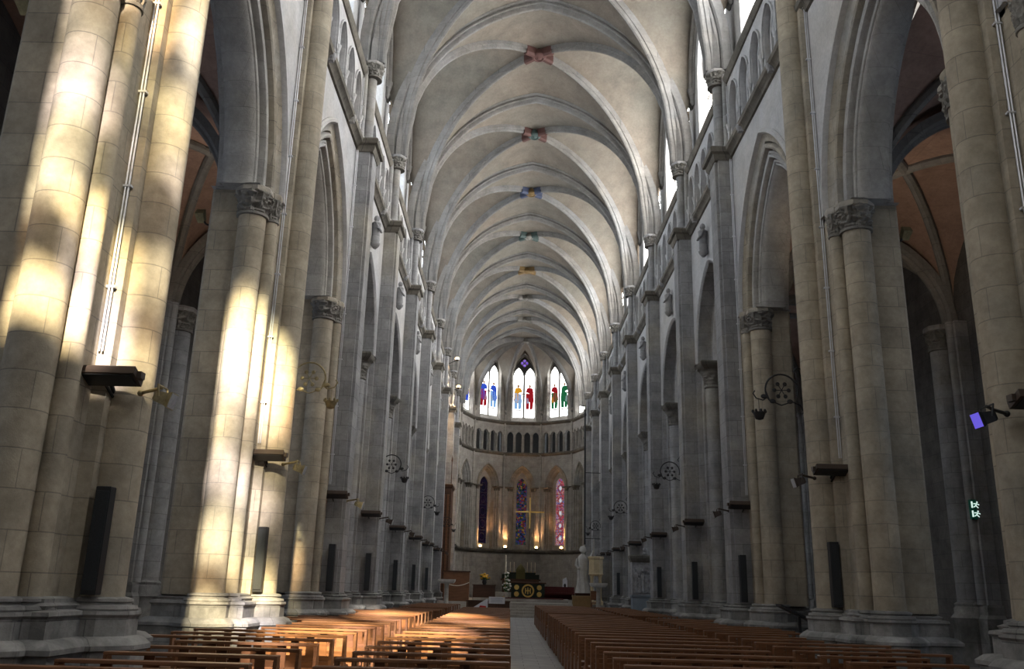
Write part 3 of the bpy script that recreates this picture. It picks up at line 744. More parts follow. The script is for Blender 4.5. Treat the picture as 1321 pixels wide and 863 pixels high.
# facet frame: x along the wall, y outward
facet_tpl = None
def facet_parts(root):
    w = HW2+.01
    m = MB()
    m.grid([[(-w,0,.3),(w,0,.3)],[(-w,0,5.1),(w,0,5.1)]])
    for x in (-.9, .9): m.box(x-.72, x+.72, -.03, .02, 1.6, 4.6)
    m.build('dado', APSES, root)
    m = MB(); m.grid([[(x, y, z) for y, z in ((.05,4.85),(-.08,4.9),(-.22,5.0),(-.26,5.1),(-.24,5.2),(.8,5.32))] for x in (-w, w)]); m.build('sill_ledge', LEDGE, root)
    m = MB(); a = 1.22; R = R_of(a, 2.05); H0 = 11.25
    p = arch_pts(a, R, H0, 10)
    m.grid([[(v,0,h) for v,h in p],[(v,0,14.45) for v,h in p]])
    for s in (-1,1): m.grid([[(s*a,0,5.1),(s*w,0,5.1)],[(s*a,0,14.45),(s*w,0,14.45)]])
    m.build('blind_arch_wall', APSES, root)
    m = MB(); P = [(.10,.02),(.10,-.06),(.03,-.06),(.0,0.0),(-.05,.10)] + [(-.08,.10),(-.16,.14),(-.20,.26),(-.28,.28),(-.34,.34),(-.40,.5),(-.46,.72)]
    rows = arch_rows(a, R, H0, P, 5.2, 10); m.grid([[(v,d,h) for v,d,h in r] for r in rows]); m.build('arch_moulding', ARCHS, root)
    m = MB(); b = .52; Rb = R_of(b, .8); Hb = 11.4; q = arch_pts(b, Rb, Hb, 8)
    m.grid([[(v,.62,h) for v,h in q],[(v,.62,14.2) for v,h in q]])
    for s in (-1,1): m.grid([[(s*b,.62,5.2),(s*1.3,.62,5.2)],[(s*b,.62,14.2),(s*1.3,.62,14.2)]])
    m.grid([[(-b,.62,5.2),(b,.62,5.2)],[(-b,.62,5.75),(b,.62,5.75)]])
    qq = [(-b,5.75)]+q+[(b,5.75)]; m.grid([[(v,.62,h) for v,h in qq],[(v,.85,h) for v,h in qq]])
    m.build('recess_wall', APSES, root)
    for s in (-1, 1):
        m = MB()
        for x, y, r in ((1.30,-.04,.085),(1.13,.10,.07),(.98,.26,.07)): m.lathe([(r*1.7,5.2),(r*1.7,5.4),(r,5.55),(r,10.85)], s*x, y, 10)
        c = m.build('jamb_shaft', APSES, root)
        m = MB()
        for x, y, r in ((1.30,-.04,.085),(1.13,.10,.07),(.98,.26,.07)): m.lathe([(r*1.1,10.82),(r*1.3,10.95),(r*1.9,11.12)], s*x, y, 12, bump=carve_bump(.012,5))
        x0, x1 = sorted((s*.84, s*1.62)); m.frus(rect(x0,x1,-.18,.36), [(11.10,0),(11.16,.05),(11.24,.05)]); m.build('capital', LEDGE, c)
    m = MB(); m.lathe([(.20,5.2),(.20,5.4),(.12,5.55),(.115,18.6),(.2,18.7),(.2,18.9)], -w, -.05, 12); m.build('corner_shaft', APSES, root)
    for z, nm in ((14.42,'lower_string_course'),(17.55,'upper_string_course')):
        m = MB(); m.grid([[(x, y, z+dz) for y, dz in ((.05,-.12),(-.05,-.08),(-.20,.04),(-.22,.18),(-.12,.24),(.30,.30))] for x in (-w, w)]); m.build(nm, LEDGE, root)
    # gallery of four dark arches
    m = MB(); n = 4; ww = 2*(w-.14)/n; aa = ww*.34; Rg = R_of(aa, aa*1.35)
    for i in range(n):
        c = -(w-.14)+ww*(i+.5); p = arch_pts(aa, Rg, 16.35, 6)
        m.grid([[(c+v,0,h) for v,h in p],[(c+v,0,17.6) for v,h in p]])
        for s in (-1,1): m.grid([[(c+s*aa,0,14.6),(c+s*ww/2,0,14.6)],[(c+s*aa,0,17.6),(c+s*ww/2,0,17.6)]])
        pp = [(c-aa,14.6)]+[(c+v,h) for v,h in p]+[(c+aa,14.6)]; m.grid([[(v,0,h) for v,h in pp],[(v,.3,h) for v,h in pp]])
    m.box(-w,-w+.15,-.0,.2,14.6,17.6); m.box(w-.15,w,0,.2,14.6,17.6)
    m.build('gallery_arcade', APSES, root)
    for i in range(n+1):
        c = -(w-.14)+ww*i; m = MB(); m.lathe([(.11,14.6),(.11,14.75),(.06,14.85),(.055,16.1),(.08,16.15),(.12,16.35),(.12,16.42)], c, -.05, 10); m.build('colonnette', APSES, root)
    m = MB(); m.box(-w,w,.9,1.0,14.4,17.9); m.build('passage_wall', DARKST, root)
    # window storey
    m = MB(); a = 1.22; R = R_of(a, 2.35); H0 = 22.55; p = arch_pts(a, R, H0, 10)
    m.grid([[(v,0,h) for v,h in p],[(v,0,25.6) for v,h in p]])
    for s in (-1,1): m.grid([[(s*a,0,17.7),(s*w,0,17.7)],[(s*a,0,25.6),(s*w,0,25.6)]])
    pp = [(-a,17.9)]+p+[(a,17.9)]; m.grid([[(v,0,h) for v,h in pp],[(v*.93,.5,h) for v,h in pp]])
    m.grid([[(-a,0,17.7),(a,0,17.7)],[(-a,.5,18.25),(a,.5,18.25)]])
    m.build('window_wall', APSES, root)
for i, (p, rz) in enumerate(FAC):
    if facet_tpl is None:
        r = link('bay', None, wa_); r.location = p; r.rotation_euler = (0,0,rz); facet_parts(r); template(r); facet_tpl = r
    else:
        r = facet_tpl.copy(); C.objects.link(r); r.location = p; r.rotation_euler = (0,0,rz)
        for c, sub in KIDS[facet_tpl.name]:
            d = c.copy(); C.objects.link(d); d.parent = r
            for c2, _ in sub:
                d2 = c2.copy(); C.objects.link(d2); d2.parent = d
# apse vault
kz = 24.62
def h_arib(u):      # u = 0 at the key, 1 at the wall
    sp, rise = 5.7, kz-18.3; R = R_of(sp, rise) if rise > sp else None
    if R: d = R-sp; return 18.3 + sqrt(max(0, R*R-(u*sp+d)**2))
    return 18.3 + rise*sqrt(max(0, 1-u*u))
mb = MB()
Rw = R_of(1.0, 1.9); dw = Rw-1.0
for p, rz in FAC:
    ex = Vector((cos(rz), sin(rz), 0)); rows = []
    for i in range(13):
        u = i/12; row = []
        for j in range(17):
            w = -1+2*j/16; q = (p + ex*(HW2*w))*u*1.0 if abs(abs(rz)-pi/2) > .01 else None
            if q is None: q = (p + ex*(HW2*w)); q = Vector((q.x*u, q.y if False else (p.y + (ex*(HW2*w)).y), 0))
            g = sqrt(max(0, Rw**2-(abs(w)+dw)**2))/1.9
            if abs(abs(rz)-pi/2) > .01: h = h_arib(u)+.22*(1-u**6) + (25.25 - h_arib(u))*g*(u**.6)
            else:
                yy = q.y; t_ = 0.0
                h = h_arib(u)*.4 + .6*h_trans(min(1,u)) + .32*(1-u**6) + (25.25-h_arib(u))*g*(u**1.2)
            row.append((q.x, q.y, h))
        rows.append(row)
    mb.grid(rows)
mb.build('vault_web', VAULT, ceil2, True, 50)
ar = thing('apse_ribs', (AX, AY, 0), 'fan of ribs over the apse meeting at a carved keystone', 'vault ribs', kind='structure')
for i in range(-3, 3):
    th = radians(36*i+18); pr = rib_profile(.12, .20)
    path = [(AR*u*sin(th), AR*u*cos(th), h_arib(u)+.16) for u in [j/24 for j in range(25)]]
    m = MB(); sweep(m, path, pr, Vector((cos(th), -sin(th), 0))); m.build('rib', RIB, ar)
for sx in (-1, 1):
    path = [(sx*A*u, -3.7*u, h_arib(u)+.16) for u in [j/24 for j in range(25)]]
    m = MB(); sweep(m, path, rib_profile(.12,.20), Vector((3.7, -sx*A*-1 if False else sx*A, 0)).normalized()); m.build('rib', RIB, ar)
keystone(ar, (0, 0, kz-.08), CARVE, CARVE, [])

# stained glass of the apse
def saint(mb_set, x0, z0, H, cols, rng):
    """one standing figure of coloured glass pieces; facet frame"""
    def plate(col, pts):
        mb_set.setdefault(col, MB()).plate([(x0+x*H, .405, z0+z*H) for x, z in pts], (0, .02, 0))
    rb, cl, hl = cols; sk = rng.choice((-1, 1)); j = lambda a=.02: rng.uniform(-a, a)
    plate(rb, [(-.14,.0),(-.02,-.02),(-.01,.30),(-.04,.60),(-.13,.60),(-.15,.3)])
    plate(rb, [(.0,-.02),(.12,.0),(.15,.30),(.11,.55),(.0,.60)])
    plate(cl, [(-.17*sk,.30+j()),(-.01*sk,.20+j()),(.08*sk,.46),(.02*sk,.62),(-.13*sk,.66)])
    plate(cl, [(-.15*sk,.62),(-.02*sk,.58),(.15*sk,.64),(.12*sk,.78),(.05*sk,.81),(-.10*sk,.80)])
    plate(rng.choice(('sky','grey','orange')), [(.02*sk,.24),(.10*sk,.20),(.13*sk,.40),(.07*sk,.44)])
    plate('skin', [(.050*cos(a), .865+.062*sin(a)) for a in [2*pi*i/10 for i in range(10)]])
    plate(hl, [(.10*cos(a), .875+.10*sin(a)) for a in [pi*i/9 for i in range(10)]]+[(-.065,.875),(-.05,.93),(0,.945),(.05,.93),(.065,.875)])
    plate('skin', [(.13*sk,.50),(.19*sk,.56),(.17*sk,.60),(.10*sk,.54)])
    plate(hl, [(.185*sk,.02),(.21*sk,.02),(.22*sk,.86),(.195*sk,.88)])
    plate('brown', [(-.17,-.07),(.16,-.07),(.15,-.03),(-.16,-.03)])
    for q in range(7):
        cx, cz = rng.choice((-.205,.205))+j(.012), rng.uniform(-.22,.98)
        plate(rng.choice(('blue','gold','red','sky','grey','green')), [(cx-.018,cz-.03),(cx+.016,cz-.022),(cx+.02,cz+.03),(cx-.012,cz+.036)])
    for q in range(4):
        cx, cz = rng.uniform(-.12,.12), rng.uniform(-.26,-.12); plate(rng.choice(('grey','sky','gold')), [(cx-.03,cz-.012),(cx+.03,cz-.008),(cx+.02,cz+.014),(cx-.03,cz+.012)])
rng = random.Random(5)
SC = {0: [('pale','gold','blue'),('red','red','brown')], 1: [('green','red','skin'),('green','green','brown')], -1: [('red','blue','gold'),('pale','blue','gold')], 2: [('brown','pale','gold'),('red','brown','gold')], -2: [('blue','gold','gold'),('blue','gold','brown')]}
PLACE = {0:'centre',1:'right of centre',-1:'left of centre',2:'far right',-2:'far left'}
for i in range(-2, 3):
    p, rz = FAC[i+2]
    win_no += 1
    r = struct(link('window_%d' % win_no, None)); r.location = (AX+p.x, AY+p.y, 0); r.rotation_euler = (0,0,rz)
    g = MB()
    for c in (-.59, .59): g.plate([(c-.51,.43,18.3)] and [(c+v, .43, h) for v, h in [(-.51,18.3)]+arch_pts(.51, R_of(.51,1.0), 22.45, 7)+[(.51,18.3)]], (0,.02,0))
    g.build('glass', SPAN['DAYA'], r)
    sets = {}
    for c, cols in zip((-.59, .59), SC[i]): saint(sets, c, 19.15, 2.75, cols, rng)
    for c, m in sets.items(): m.build('%s_glass_figure_piece' % c, GLS[c], r)
    q = MB()
    for a in range(4): q.plate([(.20*cos(a*pi/2)+.17*cos(b*pi/6), .43, 23.95+.20*sin(a*pi/2)+.17*sin(b*pi/6)) for b in range(12)], (0,.02+.002*a,0))
    q.build('quatrefoil_glass', VIOLET, r)
    f = MB(); f.box(-.07,.07,.36,.48,18.2,22.6)
    # tracery plate with the openings left clear
    a = 1.15; pa = arch_pts(a, R_of(a, 2.3), 22.45, 14)
    for c in (-.59,.59): f.tube([(c+v,.42,h) for v,h in [(-.53,18.3)]+arch_pts(.53, R_of(.53,1.02), 22.45, 7)+[(.53,18.3)]], .05, 6)
    f.tube([(v,.42,h) for v,h in [(-a,18.3)]+pa+[(a,18.3)]], .06, 6)
    for k4 in range(4): f.tube([(.20*cos(k4*pi/2)+.19*cos(b*pi/8),.42,23.95+.20*sin(k4*pi/2)+.19*sin(b*pi/8)) for b in range(17)], .035, 6)
    f.build('tracery', APSES, r)
    bk = MB(); bk.grid([[(v,.5,h) for v,h in pa],[(v,.5,22.3) for v,h in pa]]); bk.build('tracery_ground', DARKST, r)
    win_no += 1
    r = struct(link('window_%d' % win_no, None)); r.location = (AX+p.x, AY+p.y, 0); r.rotation_euler = (0,0,rz)
    gm = {0: MOS_C, 1: MOS_R, -1: MOS_W, 2: MOS_W, -2: MOS_W}[i]
    g = MB(); g.plate([(v,.80,h) for v,h in [(-.5,5.75)]+arch_pts(.5, R_of(.5,.8), 11.4, 8)+[(.5,5.75)]], (0,.03,0)); g.build('glass', gm, r)
    f = MB()
    for z in (7.0, 8.2, 9.4, 10.6): f.box(-.5,.5,.77,.80,z-.02,z+.02)
    for z in (6.4, 7.6, 8.8, 10.0, 11.2):
        f.tube([(.30*cos(b*pi/8),.785,z+.36*sin(b*pi/8)) for b in range(17)], .02, 5)
    f.build('iron_bar', IRON, r)
    if i == 1:
        md = MB()
        for z in (6.4, 7.6, 8.8, 10.0, 11.2): md.plate([(.15*cos(b*pi/5),.775,z+.2*sin(b*pi/5)) for b in range(10)], (0,.01,0))
        md.build('medallion', emit('pale_medallion_glass',(.75,.8,.85),.9), r)

# ---------------------------------------------------------------- aisles
def cell_web(mb, cx, y0, y1, ax, hs, rise, sc=1.0):
    yc = (y0+y1)/2; B = (y1-y0)/2; n, m = 10, 6
    hd = lambda u: hs + rise*sqrt(max(0, 1-u*u)); 
    def pt_(u, rs): R = R_of(1.0, rs); d = R-1; return sqrt(max(0, R*R-(u+d)**2))
    ht = lambda u: hs + rise*pt_(u, 1.25)/1.25
    for sx in (-1,1):
        for sy in (-1,1):
            rows = []
            for i in range(n+1):
                u = i/n; rows.append([(cx+sx*ax*u, yc+sy*B*(u+(j/m)*(1-u)), hd(u)*(1-j/m)+ht(u)*(j/m)+.15) for j in range(m+1)])
            mb.grid(rows); rows = []
            for i in range(n+1):
                v = i/n; rows.append([(cx+sx*ax*(v+(j/m)*(1-v)), yc+sy*B*v, hd(v)*(1-j/m)+ht(v)*(j/m)+.15) for j in range(m+1)])
            mb.grid(rows)
AHS = 9.3; ARISE = 3.15
ao_tpl = {}; ac_tpl = {}
for sg in (-1, 1):
    s = SIDE[sg]; XO = XOS[sg]; AC = (6.85+XO)/2; AAX = (XO-6.85)/2
    aw = struct(link('wall_aisle_%s' % s, None)); aw.location = (sg*XO, 0, 0)
    cm = MB()
    for k in range(-1, 11):
        cell_web(cm, sg*AC, ZK[k] if k >= 0 else -4.0, ZK[k+1], AAX, AHS, ARISE)
    struct(cm.build('ceiling_aisle_%s' % s, AISLEV, None, True, 50))
    for k in range(-1, 11):
        y0 = ZK[k] if k >= 0 else -4.0; y1 = ZK[k+1]; yc = (y0+y1)/2; B = (y1-y0)/2
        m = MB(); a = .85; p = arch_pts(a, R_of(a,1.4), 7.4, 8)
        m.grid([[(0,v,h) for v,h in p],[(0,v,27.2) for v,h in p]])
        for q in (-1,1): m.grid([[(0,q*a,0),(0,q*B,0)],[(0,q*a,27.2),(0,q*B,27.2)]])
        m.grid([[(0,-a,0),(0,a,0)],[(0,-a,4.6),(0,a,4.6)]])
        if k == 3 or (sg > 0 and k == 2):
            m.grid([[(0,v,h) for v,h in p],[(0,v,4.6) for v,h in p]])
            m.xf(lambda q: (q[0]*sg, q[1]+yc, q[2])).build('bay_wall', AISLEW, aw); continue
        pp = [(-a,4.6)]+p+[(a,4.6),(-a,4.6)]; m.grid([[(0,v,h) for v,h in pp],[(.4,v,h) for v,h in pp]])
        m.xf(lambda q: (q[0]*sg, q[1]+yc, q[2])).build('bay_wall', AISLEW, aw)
        win_no += 1
        r = struct(link('window_%d' % win_no, None)); r.location = (sg*(XO+.35), yc, 0)
        g = MB(); window_pane(g, a, R_of(a,1.4), 7.4, 4.6, 0.0); g.xf(lambda q: (q[0]*sg, q[1], q[2])).build('glass', SPAN['AISLEL'], r)
    for k in range(0, 11):
        n = ORD[k-1] if k else 'nearest'
        lab = 'round wall column with a tall plinth in the %s aisle, behind the %s pier' % (s, n)
        if sg not in ac_tpl:
            r = thing('aisle_column', (sg*XO, ZK[k], 0), lab, 'column', 'wall columns of the %s aisle' % s)
            def put(mb, nm, mat, par=r): return mb.xf(lambda q: (q[0]*sg, q[1], q[2])).build(nm, mat, par)
            m = MB(); m.box(-.35,.1,-.75,.75,0,AHS); put(m, 'pilaster', GREY)
            b = MB(); b.frus(rect(-.40,.1,-.80,.80), [(0,.12),(1.2,.12),(1.3,.04),(1.5,.04),(1.55,0)]); b.lathe([(.50,0),(.50,1.15),(.54,1.2),(.44,1.32),(.44,1.45),(.40,1.5),(.42,1.56),(.34,1.62)], -.42, 0, 8, pi/8); put(b, 'base', BASE)
            m = MB(); m.lathe([(.31,1.6),(.30,8.6)], -.45, 0, 24); put(m, 'shaft', GREY)
            bell, ab = cap_mb(-.45, 0, .30, 8.6, AHS); c = put(bell, 'capital', CARVE); put(ab, 'abacus', GREY, c)
            for q in (-1,1):
                m = MB(); m.lathe([(.13,1.55),(.12,AHS)], -.38, q*.52, 14); put(m, 'side_shaft', GREY)
            ac_tpl[sg] = template(r)
        else: dup(ac_tpl[sg], (sg*XO, ZK[k], 0), lab)
        lab = 'stone cross arch of the %s aisle vault at the %s pier' % (s, n)
        if sg not in ao_tpl:
            r = thing('aisle_arch', (sg*AC, ZK[k], 0), lab, 'vault arch', 'cross arches of the %s aisle' % s, kind='structure')
            P = [(.25,-.30),(.08,-.28),(.02,-.20),(.04,-.12),(-.04,-.08),(-.07,0),(-.04,.08),(.04,.12),(.02,.20),(.08,.28),(.25,.30)]
            m = MB(); m.grid([[(v,d,h) for v,d,h in rr] for rr in arch_rows(AAX-.25, R_of(AAX-.25, 2.75), AHS, P, None, 14)]); m.build('arch_moulding', RIB, r)
            ao_tpl[sg] = template(r)
        else: dup(ao_tpl[sg], (sg*AC, ZK[k], 0), lab)
    for k in range(0, 10):
        y0, y1 = ZK[k], ZK[k+1]; B = (y1-y0)/2
        r = thing('aisle_rib', (sg*AC, (y0+y1)/2, 0), 'crossed ribs of the %s aisle vault beyond the %s arch of the nave' % (s, ORD[k-1] if k else 'nearest'), 'vault ribs', 'ribs of the %s aisle' % s, kind='structure')
        for d in (-1,1):
            m = MB(); path = [(AAX*u, d*B*u, AHS+ARISE*sqrt(max(0,1-u*u))+.10) for u in [-.999+1.998*i/30 for i in range(31)]]
            m.tube(path, .13, 8); m.build('rib', RIB, r)

# ---------------------------------------------------------------- shell: floor, roof, west and east ends
f = MB(); f.box(-12.8, 12.8, -4.6, 92.5, -.2, 0); struct(f.build('floor', FLOOR, None, False))
rf = MB(); rf.box(-12.9, 12.9, -4.8, 93, 27.2, 27.5); struct(rf.build('roof_sun_block', DARKST, None, False))  # unseen flat slab added to stop sun leaking in above the vault
e = MB(); e.box(-12.8, 12.8, 92.0, 92.4, 0, 27.2)
for s in (-1,1): e.box(*sorted((s*5.9, s*12.7)), 77.6, 77.9, 0, 27.2)
struct(e.build('wall_east', DARKST, None, False))
ww = struct(link('wall_west', None)); ww.location = (0,-4.0,0)
m = MB(); LAN = [(-3.5,.78,11.7,18.4),(-1.75,.78,11.9,17.0),(0,.78,9.4,13.2),(1.75,.78,10.2,18.2),(3.5,.78,13.4,17.4)]
xs = -12.8
for cx, a, z0, z1 in LAN:
    m.grid([[(xs,0,0),(cx-a,0,0)],[(xs,0,27.2),(cx-a,0,27.2)]]); xs = cx+a
    m.grid([[(cx-a,0,0),(cx+a,0,0)],[(cx-a,0,z0),(cx+a,0,z0)]])
    p = arch_pts(a, R_of(a,1.2), z1, 8)
    m.grid([[(cx+v,0,h) for v,h in p],[(cx+v,0,27.2) for v,h in p]])
m.grid([[(xs,0,0),(12.8,0,0)],[(xs,0,27.2),(12.8,0,27.2)]])
m.build('masonry', PALE, ww)
for s in (-1,1):
    m = MB(); m.box(0, .5, 0, 5.5, 0, 18); m.xf(lambda q: (s*(XW+q[0]), q[1], q[2])).build('side_masonry', PALE, ww)
    m = MB(); m.box(.3, .6, 0, 7.4, 17, 27); m.xf(lambda q: (s*(XW+q[0]), q[1], q[2])).build('upper_side_masonry', PALE, ww)
def sunglass():
    mt, t, out = nt('west_stained_glass'); tc = N(t,'ShaderNodeTexCoord')
    v = N(t,'ShaderNodeTexVoronoi'); v.inputs['Scale'].default_value = 1.15; t.links.new(tc.outputs['Object'], v.inputs['Vector'])
    sp = N(t,'ShaderNodeSeparateColor'); t.links.new(v.outputs['Color'], sp.inputs[0])
    col = ramp(t, sp.outputs[0], [(0,(1,.96,.82)),(.22,(1,.84,.50)),(.42,(1,.70,.42)),(.60,(.95,.92,.55)),(.78,(.85,.80,.98)),(1,(1,.95,.85))])
    f = ramp(t, sp.outputs[1], [(.18,.03),(.42,.13),(.62,.34),(.82,1.0)])
    tr = N(t,'ShaderNodeBsdfTransparent'); t.links.new(mixc(t, col, f, 1.0, 'MULTIPLY'), tr.inputs[0]); t.links.new(tr.outputs[0], out.inputs[0]); return mt
SG = sunglass()
for cx, a, z0, z1 in LAN:
    win_no += 1
    r = struct(link('window_%d' % win_no, None)); r.location = (cx,-4.02,0)
    g = MB(); pts = [(v,0,h) for v,h in [(-a,z0)]+arch_pts(a, R_of(a,1.2), z1, 8)+[(a,z0)]]
    g.add(pts, [tuple(range(len(pts)))]); g.build('glass', SG, r, False)
    b = MB(); z = z0+.9
    while z < z1: b.box(-a,a,-.03,.03,z-.05,z+.05); z += 1.1
    b.box(-.05,.05,-.03,.03,z0,z1+1.1); b.build('glazing_bar', IRON, r)
    l = bpy.data.lights.new('west_daylight','AREA'); l.shape = 'RECTANGLE'; l.size = 1.5; l.size_y = z1-z0; l.energy = 16*(z1-z0)*1.5; l.color = (.95,.97,1.0)
    ob = link('daylight', l, r); ob.location = (0,.12,(z0+z1)/2); ob.rotation_euler = Vector((0,1,-.25)).to_track_quat('-Z','Y').to_euler()

# ---------------------------------------------------------------- choir platform
pl = MB()
for i in range(5): pl.box(-5.15, 5.15, 54.6+.42*i, 78 if i < 4 else 87.3, .16*i, .16*(i+1))
pl.box(-5.6, 5.6, 78, 87.2, 0, .8)
pl.box(-3.2, 3.2, 60.6, 66.5, .80, 1.0)
for i in range(3): pl.box(-3.6+.3*i+.25, 3.6-.3*i+.25, 79.6+.4*i, 86.6, .8+.17*i, .8+.17*(i+1))
struct(pl.build('floor_choir', APSES, None, False))
# ---------------------------------------------------------------- fittings on the piers
def pier_name(k, sg): return '%s pier on the %s' % (ORD[k-1], SIDE[sg])
tp = {}
def place(kind, key, build, loc, label, cat, group):
    if key not in tp:
        r = thing(kind, loc, label, cat, group); build(r); tp[key] = template(r); return r
    return dup(tp[key], loc, label)
def b_speaker(sg):
    def f(r):
        m = MB(); m.box(-.085,.085,-.07,.07,0,1.20,.008); m.build('cabinet', BLACK, r, False)
        m = MB(); m.box(-.072,.072,-.083,-.068,.05,1.15,.004); m.build('grille', GRILLE, r, False)
        m = MB(); m.box(-.03,.03,.06,.30,.22,.28); m.box(-.03,.03,.06,.30,.96,1.02); m.build('bracket', IRON, r, False)
    return f
def b_heater(sg):
    def f(r):
        tl = Matrix.Rotation(radians(-22),4,'X')
        m = MB(); m.frus(rect(-.33,.33,-.14,.14), [(-.055,-.02),(-.05,0),(.04,0),(.06,-.015)]); m.xf(lambda p: tl @ Vector(p)); m.build('housing', BROWNM, r, False)
        m = MB(); m.box(-.29,.29,-.115,.115,-.066,-.05); m.xf(lambda p: tl @ Vector(p)); m.build('reflector_grille', BLACK, r, False)
        m = MB(); m.box(-sg*.33-.05,-sg*.33+.05,-.06,.06,-.03,.05); m.build('junction_box', BROWNM, r, False)
        m = MB(); m.tube([(sg*.10,.02,.05),(sg*.10,.20,.02),(sg*.10,.36,-.12),(sg*.10,.62,-.20)],.025,7); m.tube([(sg*.1,.05,-.05),(sg*.1,.45,-.22)],.018,6); m.build('arm', IRON, r)
    return f
def b_flood(sg, mh, ml):
    def f(r):
        # beam points to the nave and a little down; x = -sg is towards the nave
        m = MB(); m.frus([(-.09,-.10),(.09,-.10),(.09,.10),(-.09,.10)], [(-.15,-.03),(-.10,0),(.10,.02),(.17,.05),(.18,.05)])
        rot = Matrix.Rotation(radians(-sg*106), 4, 'Y') @ Matrix.Scale(.68, 4)
        m.xf(lambda p: rot @ Vector(p)); m.build('housing', mh, r, False)
        m = MB(); m.box(-.125,.125,-.135,.135,.178,.19); m.xf(lambda p: rot @ Vector(p)); m.build('lens', ml, r, False)
        m = MB(); m.tube([(0,-.13,0),(sg*.02,-.14,.14),(sg*.02,.14,.14),(0,.13,0)],.012,6); m.tube([(sg*.02,0,.14),(sg*.15,.12,.13),(sg*.36,.20,.10)],.022,7); m.ball((sg*.36,.2,.10),.04); m.build('yoke', mh, r)
    return f
SPK = {-1: range(1,8), 1: range(1,8)}
for sg in (-1,1):
    s = SIDE[sg]
    for k in range(1,8):
        we = k < 3
        yy = ZK[k]-(.37 if we else .60)
        place('column_speaker', ('sp',sg), b_speaker(sg), (sg*(5.40 if k == 1 else 5.44), yy, 1.46), 'tall slim black loudspeaker low on the %s' % pier_name(k,sg), 'speaker', 'slim column loudspeakers')
    for k in range(1,9):
        we = k < 3; H = {1:3.92,2:4.0}.get(k,3.95)
        place('heater', ('he',sg), b_heater(sg), (sg*5.44, ZK[k]-.62-(.12 if not we else 0), H), 'flat brown radiant heater halfway up the %s' % pier_name(k,sg), 'heater', 'flat radiant heaters on the piers')
        lit = (sg < 0 and k < 4)  # lit left housings get a paler copy, light put into the colour
        if sg > 0 and k == 1:
            place('floodlight', ('fl','v'), b_flood(sg, BLACK, LENSB), (sg*4.86, ZK[k]-.45, H-.20), 'black floodlight with a violet-reflecting lens on the first pier on the right', 'floodlight', 'floodlights on the piers')
        else:
            place('floodlight', ('fl',sg,lit), b_flood(sg, GILT_AND_SUNLIT if lit else BROWNM, LENS), (sg*4.86, ZK[k]-.45, H-.22), 'small %sfloodlight beside the heater on the %s' % ('pale ' if lit else '', pier_name(k,sg)), 'floodlight', 'floodlights on the piers')
    # conduits
    for k in (1,2,3):
        def bc(r):
            m = MB(); 
            for q in (-.02,.02): m.bar((q,0,0),(q,0,12.6),.013,6)
            m.build('pipe', STEEL, r)
            z = .8
            while z < 12.5:
                m = MB(); m.box(-.055,.055,-.018,.05,z,z+.03); m.build('clip', STEEL, r, False); z += 1.35
        place('conduit', ('co',sg), bc, (sg*(XW-.05), ZK[k]-.49, 4.25), 'pale metal conduit running up the %s' % pier_name(k,sg), 'conduit', 'metal conduits on the piers')
# wrought iron lamp brackets
def b_bracket(sg, mt):
    def f(r):
        n = -sg
        m = MB(); m.tube([(0,0,-.85),(0,0,.55)],.022,8)
        for z in (-.55,.12): m.bar((0,0,z),(-n*.06,-.26,z),.02); m.ball((0,0,z),.04)
        m.build('upright', mt, r)
        m = MB()
        arc = [(n*(.46+.34*cos(t)), 0, .02+.34*sin(t)) for t in [radians(200-240*i/20) for i in range(21)]]
        m.tube(arc,.019,7)
        m.tube([(n*.06,0,-.48),(n*.03,0,-.42),(n*.08,0,-.30),(n*.25,0,-.22),(n*.48,0,-.30),(n*.72,0,-.20),(n*.80,0,.02)],.014,7)
        m.tube([(n*.74,0,-.12),(n*.86,0,-.20),(n*1.0,0,-.16),(n*1.06,0,-.06),(n*1.02,0,-.0)],.014,7)
        m.tube([(n*.0,0,.30),(n*.02,0,.48),(n*.12,0,.52),(n*.18,0,.44),(n*.14,0,.38)],.016,7)
        m.build('scroll', mt, r)
        m = MB()
        for i in range(6):
            a = i*pi/3; c = (n*(.46+.15*cos(a)), 0, .02+.15*sin(a))
            m.ball(c,.045,(1,.25,1),8,5); m.bar((n*.46,0,.02),c,.009,5)
        for c in ((n*.30,-.01,-.22),(n*.66,-.01,-.22),(n*.84,-.01,-.12)): m.ball(c,.055,(1.2,.3,.9),8,5)
        m.build('leaf_ornament', mt, r)
        m = MB(); m.bar((n*.95,0,-.16),(n*.95,0,-.44),.006,5); m.lathe([(.03,-.62),(.08,-.60),(.10,-.55),(.13,-.47),(.125,-.46),(.09,-.54)], n*.95, 0, 14)
        for i in range(8): m.ball((n*.95+.13*cos(i*pi/4),.13*sin(i*pi/4),-.44),.03,(1,1,1.3),6,4)
        m.build('crown_cup', mt, r)
    return f
for sg in (-1,1):
    for k in (2,4,6,8):
        lit = sg < 0 and k == 2  # sunlit bracket takes a paler metal; the sunlight is in its colour
        place('lamp_bracket', ('lb',sg,lit), b_bracket(sg, GILT_AND_SUNLIT if lit else IRON), (sg*(5.47 if sg < 0 else 5.33), ZK[k]+.36, 5.75),
              '%s scroll lamp bracket and crown cup on the %s' % ('sunlit pale gilt' if lit else 'black iron', pier_name(k,sg)), 'lamp bracket', 'wrought iron lamp brackets')
